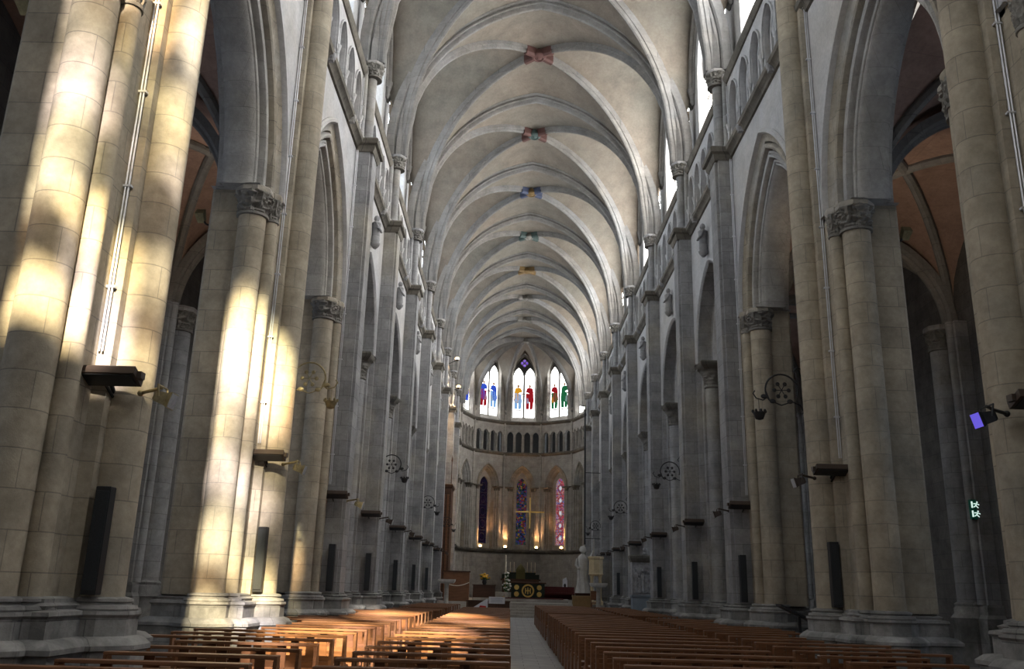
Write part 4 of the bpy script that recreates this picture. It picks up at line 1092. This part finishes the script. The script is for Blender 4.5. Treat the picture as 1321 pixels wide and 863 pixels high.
# spotlights on the aisle capitals
for sg in (-1,1):
    for k in (1,2):
        def bs(r):
            m = MB(); m.frus([(-.07,-.07),(.07,-.07),(.07,.07),(-.07,.07)], [(-.12,0),(.10,.02),(.12,.02)]); rot = Matrix.Rotation(radians(50),4,'X'); m.xf(lambda p: rot@Vector(p)); m.build('housing', GILT_AND_SUNLIT, r, False)
            m = MB(); m.bar((0,0,0),(-sg*.10,.05,-.15),.02); m.bar((-sg*.1,.05,-.15),(-sg*.25,.12,-.18),.02); m.build('bracket', IRON, r)
        place('spotlight', ('ss',sg), bs, (sg*7.35, ZK[k]-.62, 8.95), 'small spotlight at the aisle capital of the %s' % pier_name(k,sg), 'spotlight', 'spotlights at the aisle capitals')
        if k == 1: continue
        l = bpy.data.lights.new('lamp','SPOT'); l.color = (1,.80,.58); l.energy = 300; l.spot_size = radians(100); l.spot_blend = .8; l.shadow_soft_size = .08
        ob = link('bulb_light', l); ob.location = (sg*7.5, ZK[k]+1.7, 8.6); ob.rotation_euler = Vector((sg*.5,.75,.9)).to_track_quat('-Z','Y').to_euler()

# ---------------------------------------------------------------- exit sign and aisle furniture
r = thing('exit_sign', (11.74, 23.80, 4.0), 'small lit green emergency exit sign with two white pictograms on the right aisle column', 'sign')
m = MB(); m.box(-.16,.16,-.04,.04,-.26,.26,.01); m.build('box', plain('sign_green',(.02,.22,.14),.4), r, False)
wp = emit('sign_white',(.75,1,.9),1.3)
for z in (.12,-.12):
    m = MB(); m.ball((.03,-.045,z+.07),.025,(1,.4,1),8,5)
    for a,b in (((.02,z+.04),(-.01,z-.02)),((-.01,z-.02),(.05,z-.08)),((-.01,z-.02),(-.07,z-.06)),((.01,z+.03),(.08,z+.0)),((.01,z+.03),(-.07,z+.03))): m.bar((a[0],-.045,a[1]),(b[0],-.045,b[1]),.014,5)
    m.build('running_figure', wp, r)
    m = MB(); m.box(-.13,-.09,-.048,-.04,z-.08,z+.09); m.build('door_pictogram', wp, r, False)
r = thing('wooden_barrier', (-9.5, 25.6, 0), 'brown wooden barrier with turned balusters in the left aisle', 'barrier')
for x in (-.5,.5):
    m = MB(); m.box(x-.05,x+.05,-.05,.05,0,1.5); m.build('post', WOOD, r, False)
m = MB(); m.box(-.5,.5,-.05,.05,1.32,1.42); m.build('top_rail', WOOD, r, False)
m = MB(); m.box(-.5,.5,-.04,.04,.25,.62); m.build('panel', WOOD, r, False)
for i in range(8):
    m = MB(); x = -.40+.8*i/7; m.lathe([(.02,.62),(.035,.72),(.018,.82),(.03,1.0),(.018,1.2),(.025,1.32)], x, 0, 8); m.build('baluster', WOODR, r)
r = thing('sloping_stand', (5.65, 20.4, 0), 'dark sloping stand between the second and third piers on the right', 'stand')
m = MB(); m.plate([(-.35,-.2,1.42),(.35,-.2,1.10),(.35,.2,1.10),(-.35,.2,1.42)], (0,0,.05)); m.build('desk', BLACK, r, False)
m = MB(); m.bar((.1,0,.05),(.1,0,1.22),.035); m.frus(rect(-.15,.35,-.22,.22),[(0,0),(.05,-.01)]); m.build('pedestal', BLACK, r)

# ---------------------------------------------------------------- pews
def make_pew(w, label, group, loc):
    r = thing('pew', loc, label, 'pew', group)
    h = w/2
    m = MB(); m.box(-h-.02,h+.02,-.075,.065,.865,.90,.006); m.build('top_rail', WOODR, r, False)
    m = MB(); m.box(-h,h,.005,.035,.50,.60,.004); m.build('back_rail', WOOD, r, False)
    m = MB(); m.box(-h,h,.04,.42,.43,.462,.006); m.build('seat', WOOD, r, False)
    m = MB(); m.box(-h,h,-.34,-.20,.13,.16,.004); m.build('kneeler', WOOD, r, False)
    for s in (-1,1):
        m = MB(); m.plate([(s*h-.02,y,z) for y,z in ((-.14,0),(.40,0),(.40,.43),(.10,.50),(.06,.865),(-.07,.865),(-.10,.40))], (.04,0,0)); m.build('side_panel', WOOD, r, False)
    n = max(2, round(w/.5)-1)
    for i in range(n):
        x = -h + w*(i+1)/(n+1)
        m = MB(); m.plate([(x-.075,-.02,0),(x+.075,-.02,0),(x+.055,-.02,.865),(x-.055,-.02,.865)], (0,.028,0)); m.build('post', WOOD, r, False)
    return template(r)
pt = {}
rp = random.Random(3)
def pew(x0, x1, y, label, group):
    w = round((x1-x0)*5)/5; key = w
    cx = (x0+x1)/2 + rp.uniform(-.015,.015); loc = (cx, y+rp.uniform(-.03,.03), 0); rz = rp.uniform(-.006,.006)
    if key not in pt: pt[key] = make_pew(w, label, group, loc)
    else: dup(pt[key], loc, label, rz, group)
def near_pier(y): return any(abs(y-z) < 1.75 for z in ZK)
for sg_ in (-1, 1):
    pew(*sorted((sg_*6.4, sg_*(3.2 if sg_ < 0 else 3.45))), 8.12, 'brown wooden pew in front of the first pier on the %s' % SIDE[sg_], 'pews beside the camera')
BL = [('li', [8.8+1.02*i for i in range(28)], 'inner left block'), ('lo', [8.9+1.02*i for i in range(24)]+[34.6+1.02*i for i in range(9)], 'outer left block by the piers'),
      ('ri', [8.9+1.02*i for i in range(21)]+[31.2+1.02*i for i in range(14)], 'inner right block'), ('ro', [9.25+1.02*i for i in range(19)]+[30.2+1.02*i for i in range(14)], 'outer right block by the piers')]
for key, ys, nm in BL:
    for i, y in enumerate(ys):
        if key == 'li': x0, x1 = -2.50, -.70
        elif key == 'ri': x0, x1 = .55, 2.95
        elif key == 'lo': x0, x1 = (-4.95 if near_pier(y) else -5.75), -3.2
        else: x0, x1 = 3.45, (4.85 if near_pier(y) else 5.6)
        if y > 30 and key in ('lo','ro'): x0, x1 = (-4.85,-3.0) if key == 'lo' else (3.2,4.85)
        row = ORD[i] if i < 30 else ['thirty-first','thirty-second','thirty-third','thirty-fourth','thirty-fifth','thirty-sixth'][i-30]
        pew(x0, x1, y, 'brown wooden pew in the %s, %s row from the camera' % (nm, row), 'pews of the '+nm)
# boards at the head of the left block
r = thing('notice_board', (-2.0, 38.0, 0), 'white board with red print leaning at the end of the inner left pews', 'sign')
m = MB(); m.plate([(-.42,0,.72),(.40,0,.72),(.40,.0,1.20),(.34,0,1.20)], (0,.03,0)); m.build('board', WHITE, r, False)
m = MB(); m.plate([(-.02,-.006,.74),(.36,-.006,.74),(.33,-.006,.92),(.08,-.006,.94)], (0,.005,0)); m.build('red_print', RED, r, False)
m = MB(); m.bar((-.3,.03,.75),(-.3,.3,0),.02); m.bar((.3,.03,1.0),(.3,.3,0),.02); m.bar((0,.03,.8),(0,.02,0),.02); m.build('stand', DWOOD, r)
r = thing('placard', (-1.22, 37.6, 0), 'small white lettered placard on a stand at the head of the central aisle', 'sign')
m = MB(); m.box(-.33,.33,0,.02,1.03,1.30); m.build('panel', WHITE, r, False)
m = MB()
for z, w in ((1.23,.25),(1.17,.22),(1.11,.24)): m.box(-w,w,-.004,0,z-.012,z+.012)
m.build('lettering', plain('grey_print',(.45,.47,.55),.6), r, False)
m = MB(); m.bar((0,.03,1.1),(0,.03,.03),.02); m.box(-.2,.2,-.1,.16,0,.03); m.build('stand', DWOOD, r, False)
r = thing('dark_screen', (-1.30, 40.5, 0), 'dark low wooden bench screen behind the white placard', 'screen')
m = MB(); m.box(-1.3,.6,0,.06,.1,1.05); m.build('panel', DWOOD, r, False)
m = MB(); m.box(-1.34,.64,-.05,.11,1.05,1.11); m.build('top_rail', DWOOD, r, False)
for x in (-1.3,.55):
    m = MB(); m.box(x,x+.06,-.15,.2,0,1.05); m.build('side_panel', DWOOD, r, False)

# ---------------------------------------------------------------- choir furniture
P0 = 1.0
r = thing('altar', (.55, 63.0, P0), 'green clothed altar with a large gold ring and four gold discs on its front', 'altar')
m = MB(); m.box(-1.15,1.15,-.45,.45,0,1.0); m.build('body', CLOTH, r, False)
m = MB(); m.box(-1.25,1.25,-.52,.52,1.0,1.10,.02); m.build('top', DWOOD, r, False)
m = MB()
m.grid([[(.42*cos(a)*q,-.47,.52+.42*sin(a)*q) for a in [2*pi*i/28 for i in range(29)]] for q in (.78,1.0)]); m.tube([(.42*cos(a),-.465,.52+.42*sin(a)) for a in [2*pi*i/28 for i in range(29)]],.02,6); m.build('gold_ring', GOLD, r)
m = MB(); m.box(-.18,.18,-.48,-.45,.49,.56); m.box(-.20,-.13,-.48,-.45,.34,.70); m.box(.13,.20,-.48,-.45,.34,.70); m.box(-.04,.04,-.48,-.45,.3,.74); m.build('gold_emblem', GOLD, r, False)
for x in (-.78,.78):
    for z in (.30,.74):
        m = MB(); m.lathe([(.17,0),(.17,.02),(.02,.02)],0,0,16); m.xf(lambda q: (x+q[0],-.45-q[2],z+q[1])); m.build('gold_disc', GOLD, r)
m = MB(); m.box(-1.2,1.2,-.50,.50,-.0,.06); m.build('base', DWOOD, r, False)
r = thing('altar_step', (.3, 61.6, .8), 'dark carpeted step in front of the altar', 'step')
m = MB(); m.box(-2.4,2.6,-.5,1.2,.2,.26); m.build('carpet', REDC, r, False)
m = MB(); m.box(-2.4,2.6,-.52,1.2,0.0,.2); m.build('riser', DWOOD, r, False)
r = thing('altar_bench', (2.4, 64.6, .8), 'low dark red bench to the right of the altar', 'bench')
m = MB(); m.box(-1.5,1.5,-.3,.3,.55,.65); m.box(-1.5,1.5,.25,.33,.2,1.05); m.build('seat', REDC, r, False)
for x in (-1.4,1.4):
    m = MB(); m.box(x-.06,x+.06,-.28,.28,.2,.55); m.build('leg', DWOOD, r, False)
# high altar in the apse
r = thing('high_altar', (.28, 84.6, 1.31), 'dark gilded high altar with a stepped back below the apse windows', 'altar')
m = MB(); m.box(-1.7,1.7,-.5,.5,0,1.05); m.box(-1.85,1.85,-.58,.55,1.05,1.2); m.build('table', DWOOD, r, False)
m = MB(); m.box(-1.75,1.75,.1,.55,1.2,1.62); m.box(-1.4,1.4,.2,.55,1.62,1.8); m.build('retable', CLOTH, r, False)
m = MB(); m.box(-.42,.42,-.1,.5,1.2,2.0); m.lathe([(.45,2.0),(.4,2.15),(.2,2.4),(.05,2.55)],0,.2,12); m.build('tabernacle', plain('dull_gilt',(.16,.14,.05),.5,.4,.3), r)
m = MB()
for i in range(8): m.box(-1.6+.42*i,-1.35+.42*i,-.53,-.5,.15,.9)
m.build('front_panel', plain('dull_gilt_panel',(.10,.085,.04),.5,.4,.3), r, False)
for i in range(6):
    x = (-1.35,-.98,-.62,.62,.98,1.35)[i]
    c = thing('candle', (.28+x, 84.95, 3.10), '%s tall white candle from the left on the high altar' % ORD[i], 'candle', 'candles on the high altar') if i == 0 else None
    if i == 0:
        m = MB(); m.lathe([(.10,-.18),(.10,-.14),(.03,-.08),(.04,.05),(.06,.1)],0,0,10); m.build('candlestick', GOLD, c)
        m = MB(); m.lathe([(.035,.1),(.035,.92),(.005,.96)],0,0,8); m.build('wax', WAX, c); ctpl = template(c)
    else: dup(ctpl, (.28+x, 84.95, 3.10), '%s tall white candle from the left on the high altar' % ORD[i])
# hanging cross
r = thing('hanging_cross', (.60, 63.2, 6.9), 'slender golden cross hanging above the altar', 'cross')
m = MB(); m.box(-.045,.045,-.03,.03,-1.15,1.0); m.build('upright', GOLD, r, False)
m = MB(); m.box(-1.02,1.02,-.03,.03,-.05,.05); m.build('crossbar', GOLD, r, False)
m = MB(); m.bar((-.9,0,.04),(-.9,0,17.6),.004,4); m.bar((.9,0,.04),(.9,0,17.6),.004,4); m.build('wire', IRON, r)
# paschal candle and flowers
r = thing('paschal_candle', (-1.02, 61.9, 1.06), 'tall cream candle on a slender stand left of the altar', 'candle')
m = MB(); m.lathe([(.16,0),(.16,.04),(.04,.1),(.035,1.15),(.09,1.2),(.09,1.25)],0,0,12); m.build('stand', GOLD, r)
m = MB(); m.lathe([(.05,1.25),(.05,2.75),(.006,2.8)],0,0,10); m.build('wax', WAX, r)
def flowers(nm, loc, lab, pet, H, wd, n, seed, vase):
    r = thing(nm, loc, lab, 'flowers'); q = random.Random(seed)
    m = MB(); m.lathe([(.10,0),(.16,.15),(.13,.32),(.10,.36)],0,0,12); m.build('vase', vase, r)
    lf, pm = MB(), MB()
    for i in range(n):
        a = q.uniform(0,2*pi); t = q.random(); z = .38+t*H; rr = wd*(1-.5*t)*q.random()
        e = (rr*cos(a), rr*sin(a), z); lf.tube([(0,0,.3),(e[0]*.5,e[1]*.5,z*.7),e],.008,4)
        pm.ball(e, .085*q.uniform(.7,1.2), (1,1,.7), 7, 5); lf.ball((e[0]*.8,e[1]*.8,z-.1), .09, (1,1,.4), 6, 4)
    lf.build('foliage', LEAF, r); pm.build('blossom', pet, r)
flowers('flower_arrangement', (-.93, 61.25, 1.06), 'tall arrangement of white flowers below the cream candle', FLOWERW, 1.25, .32, 30, 4, MARBLE)
flowers('bouquet', (-2.45, 62.5, 1.85), 'yellow flowers on a dark table left of the altar', FLOWERY, .35, .45, 26, 8, IRON)
r = thing('dark_table', (-2.45, 62.5, .8), 'dark covered table carrying the yellow flowers', 'table')
m = MB(); m.frus(rect(-.75,.75,-.4,.4),[(0,.02),(1.0,0)]); m.build('cover', DWOOD, r, False)
m = MB(); m.box(-.8,.8,-.45,.45,1.0,1.05); m.build('top', DWOOD, r, False)
# tall dark case and console on the left
r = thing('organ_case', (-5.0, 60.8, .8), 'tall dark brown wooden case against the left side of the choir', 'cabinet')
m = MB(); m.box(-.75,.15,-.55,1.6,0,7.3); m.build('body', DWOOD, r, False)
m = MB()
for i in range(3): m.box(-.68+.26*i,-.46+.26*i,-.585,-.55,.4,6.9,.02)
m.build('front_panel', WOOD, r, False)
m = MB(); m.frus(rect(-.75,.15,-.55,1.6),[(7.3,0),(7.4,.08),(7.55,.10),(7.6,.05)]); m.build('cornice', DWOOD, r, False)
m = MB(); m.bar((.12,-.5,7.6),(.12,-.5,9.2),.03); m.lathe([(.02,9.1),(.06,9.2),(.0,9.6)],.12,-.5,8); m.build('finial', DWOOD, r)
r = thing('console', (-4.0, 57.3, .80), 'brown wooden console with a rope in front of the dark case', 'cabinet')
m = MB(); m.box(-.85,.75,-.3,.6,0,1.75); m.build('body', WOOD, r, False)
m = MB(); m.box(-.9,.8,-.35,.65,1.75,1.83); m.build('top', DWOOD, r, False)
m = MB(); m.tube([(-.85+1.6*i/12,-.34,1.15-.22*(1-((i-6)/6)**2)) for i in range(13)],.025,6); m.build('rope', WAX, r)
for sg, y in ((-1,54.1),(1,52.9)):
    r = thing('stone_pedestal', (sg*4.45, y, 0), 'slender stone pedestal with a wide slab top at the %s edge of the choir steps' % SIDE[sg], 'pedestal')
    m = MB(); m.frus(rect(-.28,.28,-.28,.28),[(0,0),(.25,0),(.3,-.05)]); m.build('foot', APSES, r, False)
    m = MB(); m.lathe([(.22,.3),(.14,.5),(.12,1.7),(.17,1.85)],0,0,14); m.build('column', APSES, r)
    m = MB(); m.frus(rect(-.48,.48,-.4,.4),[(1.85,-.1),(1.95,0),(2.08,.02)]); m.build('slab', MARBLE, r, False)
# white statue on the right
r = thing('statue', (4.0, 58.6, .80), 'white marble robed statue holding a staff on a dark base, right of the choir', 'statue')
m = MB(); m.frus(rect(-.48,.48,-.4,.4),[(0,.04),(.12,.04),(.18,0),(.55,-.02),(.62,.04),(.68,.04)]); m.build('base', DWOOD, r, False)
m = MB()
m.lathe([(.50,.68),(.47,.8),(.40,1.2),(.33,1.7),(.36,2.1),(.34,2.45),(.36,2.75),(.30,2.95),(.14,3.08),(.12,3.15)],0,0,28,bump=lambda a,z,r_: .035*sin(9*a+1.5*z)*(1 if z < 2.2 else .3))
m.ball((0,-.03,3.36),.20,(.9,1,1.2),14,10)
m.tube([(-.33,0,2.8),(-.46,-.1,2.4),(-.30,-.32,2.2)],[.12,.10,.07],10); m.ball((-.27,-.36,2.2),.075)
m.tube([(.33,0,2.8),(.52,-.05,2.95),(.66,-.12,3.25)],[.12,.10,.06],10); m.ball((.68,-.13,3.3),.075)
m.build('figure', MARBLE, r)
m = MB(); m.lathe([(.225,3.28),(.23,3.42),(.18,3.56),(.06,3.63)],0,.0,14,bump=lambda a,z,r_: .015*sin(11*a)); m.build('hair', MARBLE, r)
m = MB(); m.bar((.70,-.15,.7),(.70,-.15,4.1),.03); m.build('staff', MARBLE, r)
# cream pulpit
r = thing('pulpit', (4.75, 57.6, .80), 'cream stone pulpit raised on columns, right of the statue', 'pulpit')
m = MB(); m.lathe([(.42,1.75),(.50,1.85),(.46,1.92),(.46,2.75),(.53,2.8),(.53,2.92),(.48,2.95)],0,0,8,pi/8); m.build('box', CREAMP, r, False)
m = MB(); m.frus(rect(-.42,.42,-.42,.42),[(0,0),(.2,0),(.25,-.05)]); m.build('base', CREAMP, r, False)
for x in (-.26,.26):
    for y in (-.26,.26):
        m = MB(); m.lathe([(.11,.25),(.08,.4),(.075,1.6),(.11,1.75)],x,y,10); m.build('column', CREAMP, r)
r = thing('wooden_chair', (4.55, 55.9, .48), 'brown wooden chair in front of the cream pulpit', 'chair')
m = MB(); m.box(-.26,.26,-.25,.25,.42,.47); m.build('seat', WOOD, r, False)
m = MB(); m.box(-.26,.26,.22,.26,.62,1.15); m.build('backrest', WOOD, r, False)
for x in (-.23,.23):
    for y in (-.22,.22):
        m = MB(); m.box(x-.025,x+.025,y-.025,y+.025,0,.42 if y < 0 else .65); m.build('leg', WOOD, r, False)
r = thing('wooden_chest', (3.75, 56.6, .64), 'pale wooden chest on the steps below the white statue', 'chest')
m = MB(); m.box(-.55,.55,-.35,.35,0,.62); m.build('body', plain('pale_oak',(.28,.17,.07),.5), r, False)
m = MB(); m.box(-.58,.58,-.38,.38,.62,.68); m.build('lid', plain('pale_oak_lid',(.32,.20,.09),.5), r, False)
r = thing('white_stele', (3.35, 66.9, .80), 'small pointed white panel with a dark emblem, right of the altar', 'panel')
m = MB(); m.plate([(-.2,0,.35),(.2,0,.35),(.18,0,1.45),(.10,0,1.75),(-.16,0,1.6)],(0,.08,0)); m.build('panel', WHITE, r, False)
m = MB(); m.plate([(.09*cos(a),-.012,1.15+.14*sin(a)) for a in [2*pi*i/12 for i in range(12)]],(0,.01,0)); m.build('emblem', IRON, r, False)
m = MB(); m.frus(rect(-.25,.25,-.15,.2),[(0,0),(.35,-.05)]); m.build('foot', WHITE, r, False)
# tomb monument in the right arcade
r = thing('tomb_monument', (5.75, 43.32, 0), 'grey marble wall monument with a carved relief above a blue grey base', 'monument')
m = MB(); m.frus(rect(-.66,.66,-.30,.30),[(0,.05),(.15,.05),(.2,0),(1.35,0),(1.42,.05),(1.5,.06)]); m.build('base', BLUEGREY, r, False)
m = MB(); m.box(-.66,.66,-.26,.30,1.5,3.05); m.build('block', RELIEF, r, False)
m = MB(); q = random.Random(2)
for i in range(7):
    x = -.48+.16*i; h_ = q.uniform(.75,1.05); m.lathe([(.10,1.62),(.085,1.62+h_*.5),(.10,1.62+h_*.8),(.04,1.62+h_*.88)],x,-.27,8); m.ball((x,-.29,1.62+h_*.98),.065,(1,1,1.2),8,6); m.tube([(x,-.32,1.62+h_*.75),(x+q.uniform(-.16,.16),-.36,1.62+h_*.5)],.03,6)
m.build('relief_figure', RELIEF, r)
for x in (-.58,.58):
    m = MB(); m.box(x-.08,x+.08,-.31,-.24,1.5,3.0); m.build('pilaster', RELIEF, r, False)
m = MB(); m.frus(rect(-.66,.66,-.30,.30),[(3.0,0),(3.1,.06),(3.2,.10),(3.3,.10),(3.34,.04)]); m.build('cornice', LEDGE, r, False)
m = MB(); m.lathe([(.08,3.34),(.12,3.42),(.06,3.5),(.1,3.62),(.02,3.75)],0,0,10); m.build('finial', RELIEF, r)
# dark hanging pole
r = thing('banner_pole', (4.25, 60.2, 0), 'long thin dark pole standing at the right edge of the choir', 'pole')
m = MB(); m.bar((0,0,4.6),(0,0,13.4),.06,8); m.lathe([(.06,13.3),(.1,13.4),(.02,13.8)],0,0,8); m.build('shaft', IRON, r)
m = MB(); m.bar((0,0,9.4),(1.1,.1,9.4),.025); m.bar((0,0,5.0),(1.1,.1,5.0),.025); m.build('bracket', IRON, r)

# ---------------------------------------------------------------- lamps that burn
WARMG = emit('warm_lamp_glass', (1.0,.62,.25), 14)
def lamp(o, col, en, r=.08, spot=None, target=None):
    l = bpy.data.lights.new('lamp', 'SPOT' if spot else 'POINT'); l.color = col; l.energy = en; l.shadow_soft_size = r
    if spot: l.spot_size = radians(spot); l.spot_blend = .7
    ob = link('bulb_light', l, o); ob.location = (0,-.10,.42)
    if target: ob.rotation_euler = (Vector(target)).to_track_quat('-Z','Y').to_euler()
    return ob
for i, (px, py, nm) in enumerate(((-3.63,86.0,'leftmost'),(-1.25,86.55,'second from the left'),(1.75,86.55,'third from the left'),(4.1,85.7,'rightmost'))):
    r = thing('uplight', (px, py, 5.32), 'glowing warm uplight on the apse ledge, %s of four' % nm, 'lamp', 'warm uplights on the apse ledge')
    m = MB(); m.lathe([(.10,-.06),(.16,.0),(.20,.16),(.21,.2)],0,0,12); m.build('housing', IRON, r)
    m = MB(); m.ball((0,-.05,.16),.17,(1,1,.8),12,8); m.build('lamp_glass', WARMG, r)
    lamp(r, (1,.50,.20), 480, .1, 80, (0,.22,1))
for i, (y, z) in enumerate(((62.4,19.2),(66.0,17.9))):
    r = thing('wall_lamp', (-5.0 if i == 0 else -5.05, y, z-1.4), 'small glowing lamp high on the left side of the choir, %s' % ('upper of two' if i == 0 else 'lower of two'), 'lamp', 'lamps high on the left of the choir')
    m = MB(); m.ball((0,0,0),.16,(1,1,.8),12,8); m.build('lamp_glass', WARMG, r)
    m = MB(); m.bar((0,.05,-.1),(-.6,.1,-.35),.03); m.lathe([(.05,-.2),(.12,-.12),(.14,-.05)],0,0,10); m.build('bracket', IRON, r)
    l = bpy.data.lights.new('lamp','SPOT'); l.color = (1,.62,.30); l.energy = 2600; l.spot_size = radians(95); l.spot_blend = .8; l.shadow_soft_size = .15
    ob = link('bulb_light', l, r); ob.location = (.15,-.2,-.2); ob.rotation_euler = Vector((-.42,.25,-1)).to_track_quat('-Z','Y').to_euler()

# ---------------------------------------------------------------- daylight
sun = bpy.data.lights.new('sun','SUN'); sun.energy = 58; sun.angle = radians(1.9); sun.color = (1,.95,.85)
so = link('sun', sun); so.rotation_euler = Vector((-.20,1.0,-.55)).to_track_quat('-Z','Y').to_euler()
w = bpy.data.worlds.new('sky'); S.world = w; w.use_nodes = True
bg = w.node_tree.nodes['Background']; bg.inputs[0].default_value = (.75,.85,1,1); bg.inputs[1].default_value = 2.0

# ---------------------------------------------------------------- camera
fpx, tilt, roll, yaw = 1127.9, radians(16.19), radians(1.53), radians(-0.28)
def ray(u, v):
    cr, sr = cos(roll), sin(roll); u, v = cr*u - sr*v, sr*u + cr*v
    y, z = v, 1.0; ct, st = cos(tilt), sin(tilt); y, z = ct*y + st*z, -st*y + ct*z
    x = u; c, s = cos(yaw), sin(yaw); x, z = c*x + s*z, -s*x + c*z
    return Vector((x, z, y))
fw = ray(0,0).normalized(); rt = (ray(1,0)-ray(0,0)).normalized(); up = rt.cross(fw)
cd = bpy.data.cameras.new('camera'); cam = link('camera', cd)
cam.matrix_world = Matrix(((rt.x,up.x,-fw.x,-.705),(rt.y,up.y,-fw.y,0),(rt.z,up.z,-fw.z,1.65),(0,0,0,1)))
cd.sensor_width = 36; cd.lens = fpx/1321*36; cd.clip_end = 300
S.camera = cam
S.view_settings.view_transform = 'Standard'; S.view_settings.look = 'None'; S.view_settings.exposure = -0.5; S.view_settings.gamma = 1
S.view_settings.use_curve_mapping = False
cy = S.cycles
cy.use_denoising = True; cy.max_bounces = 7; cy.diffuse_bounces = 5; cy.glossy_bounces = 2; cy.transparent_max_bounces = 8; cy.sample_clamp_indirect = 4.0; cy.caustics_reflective = False; cy.caustics_refractive = False
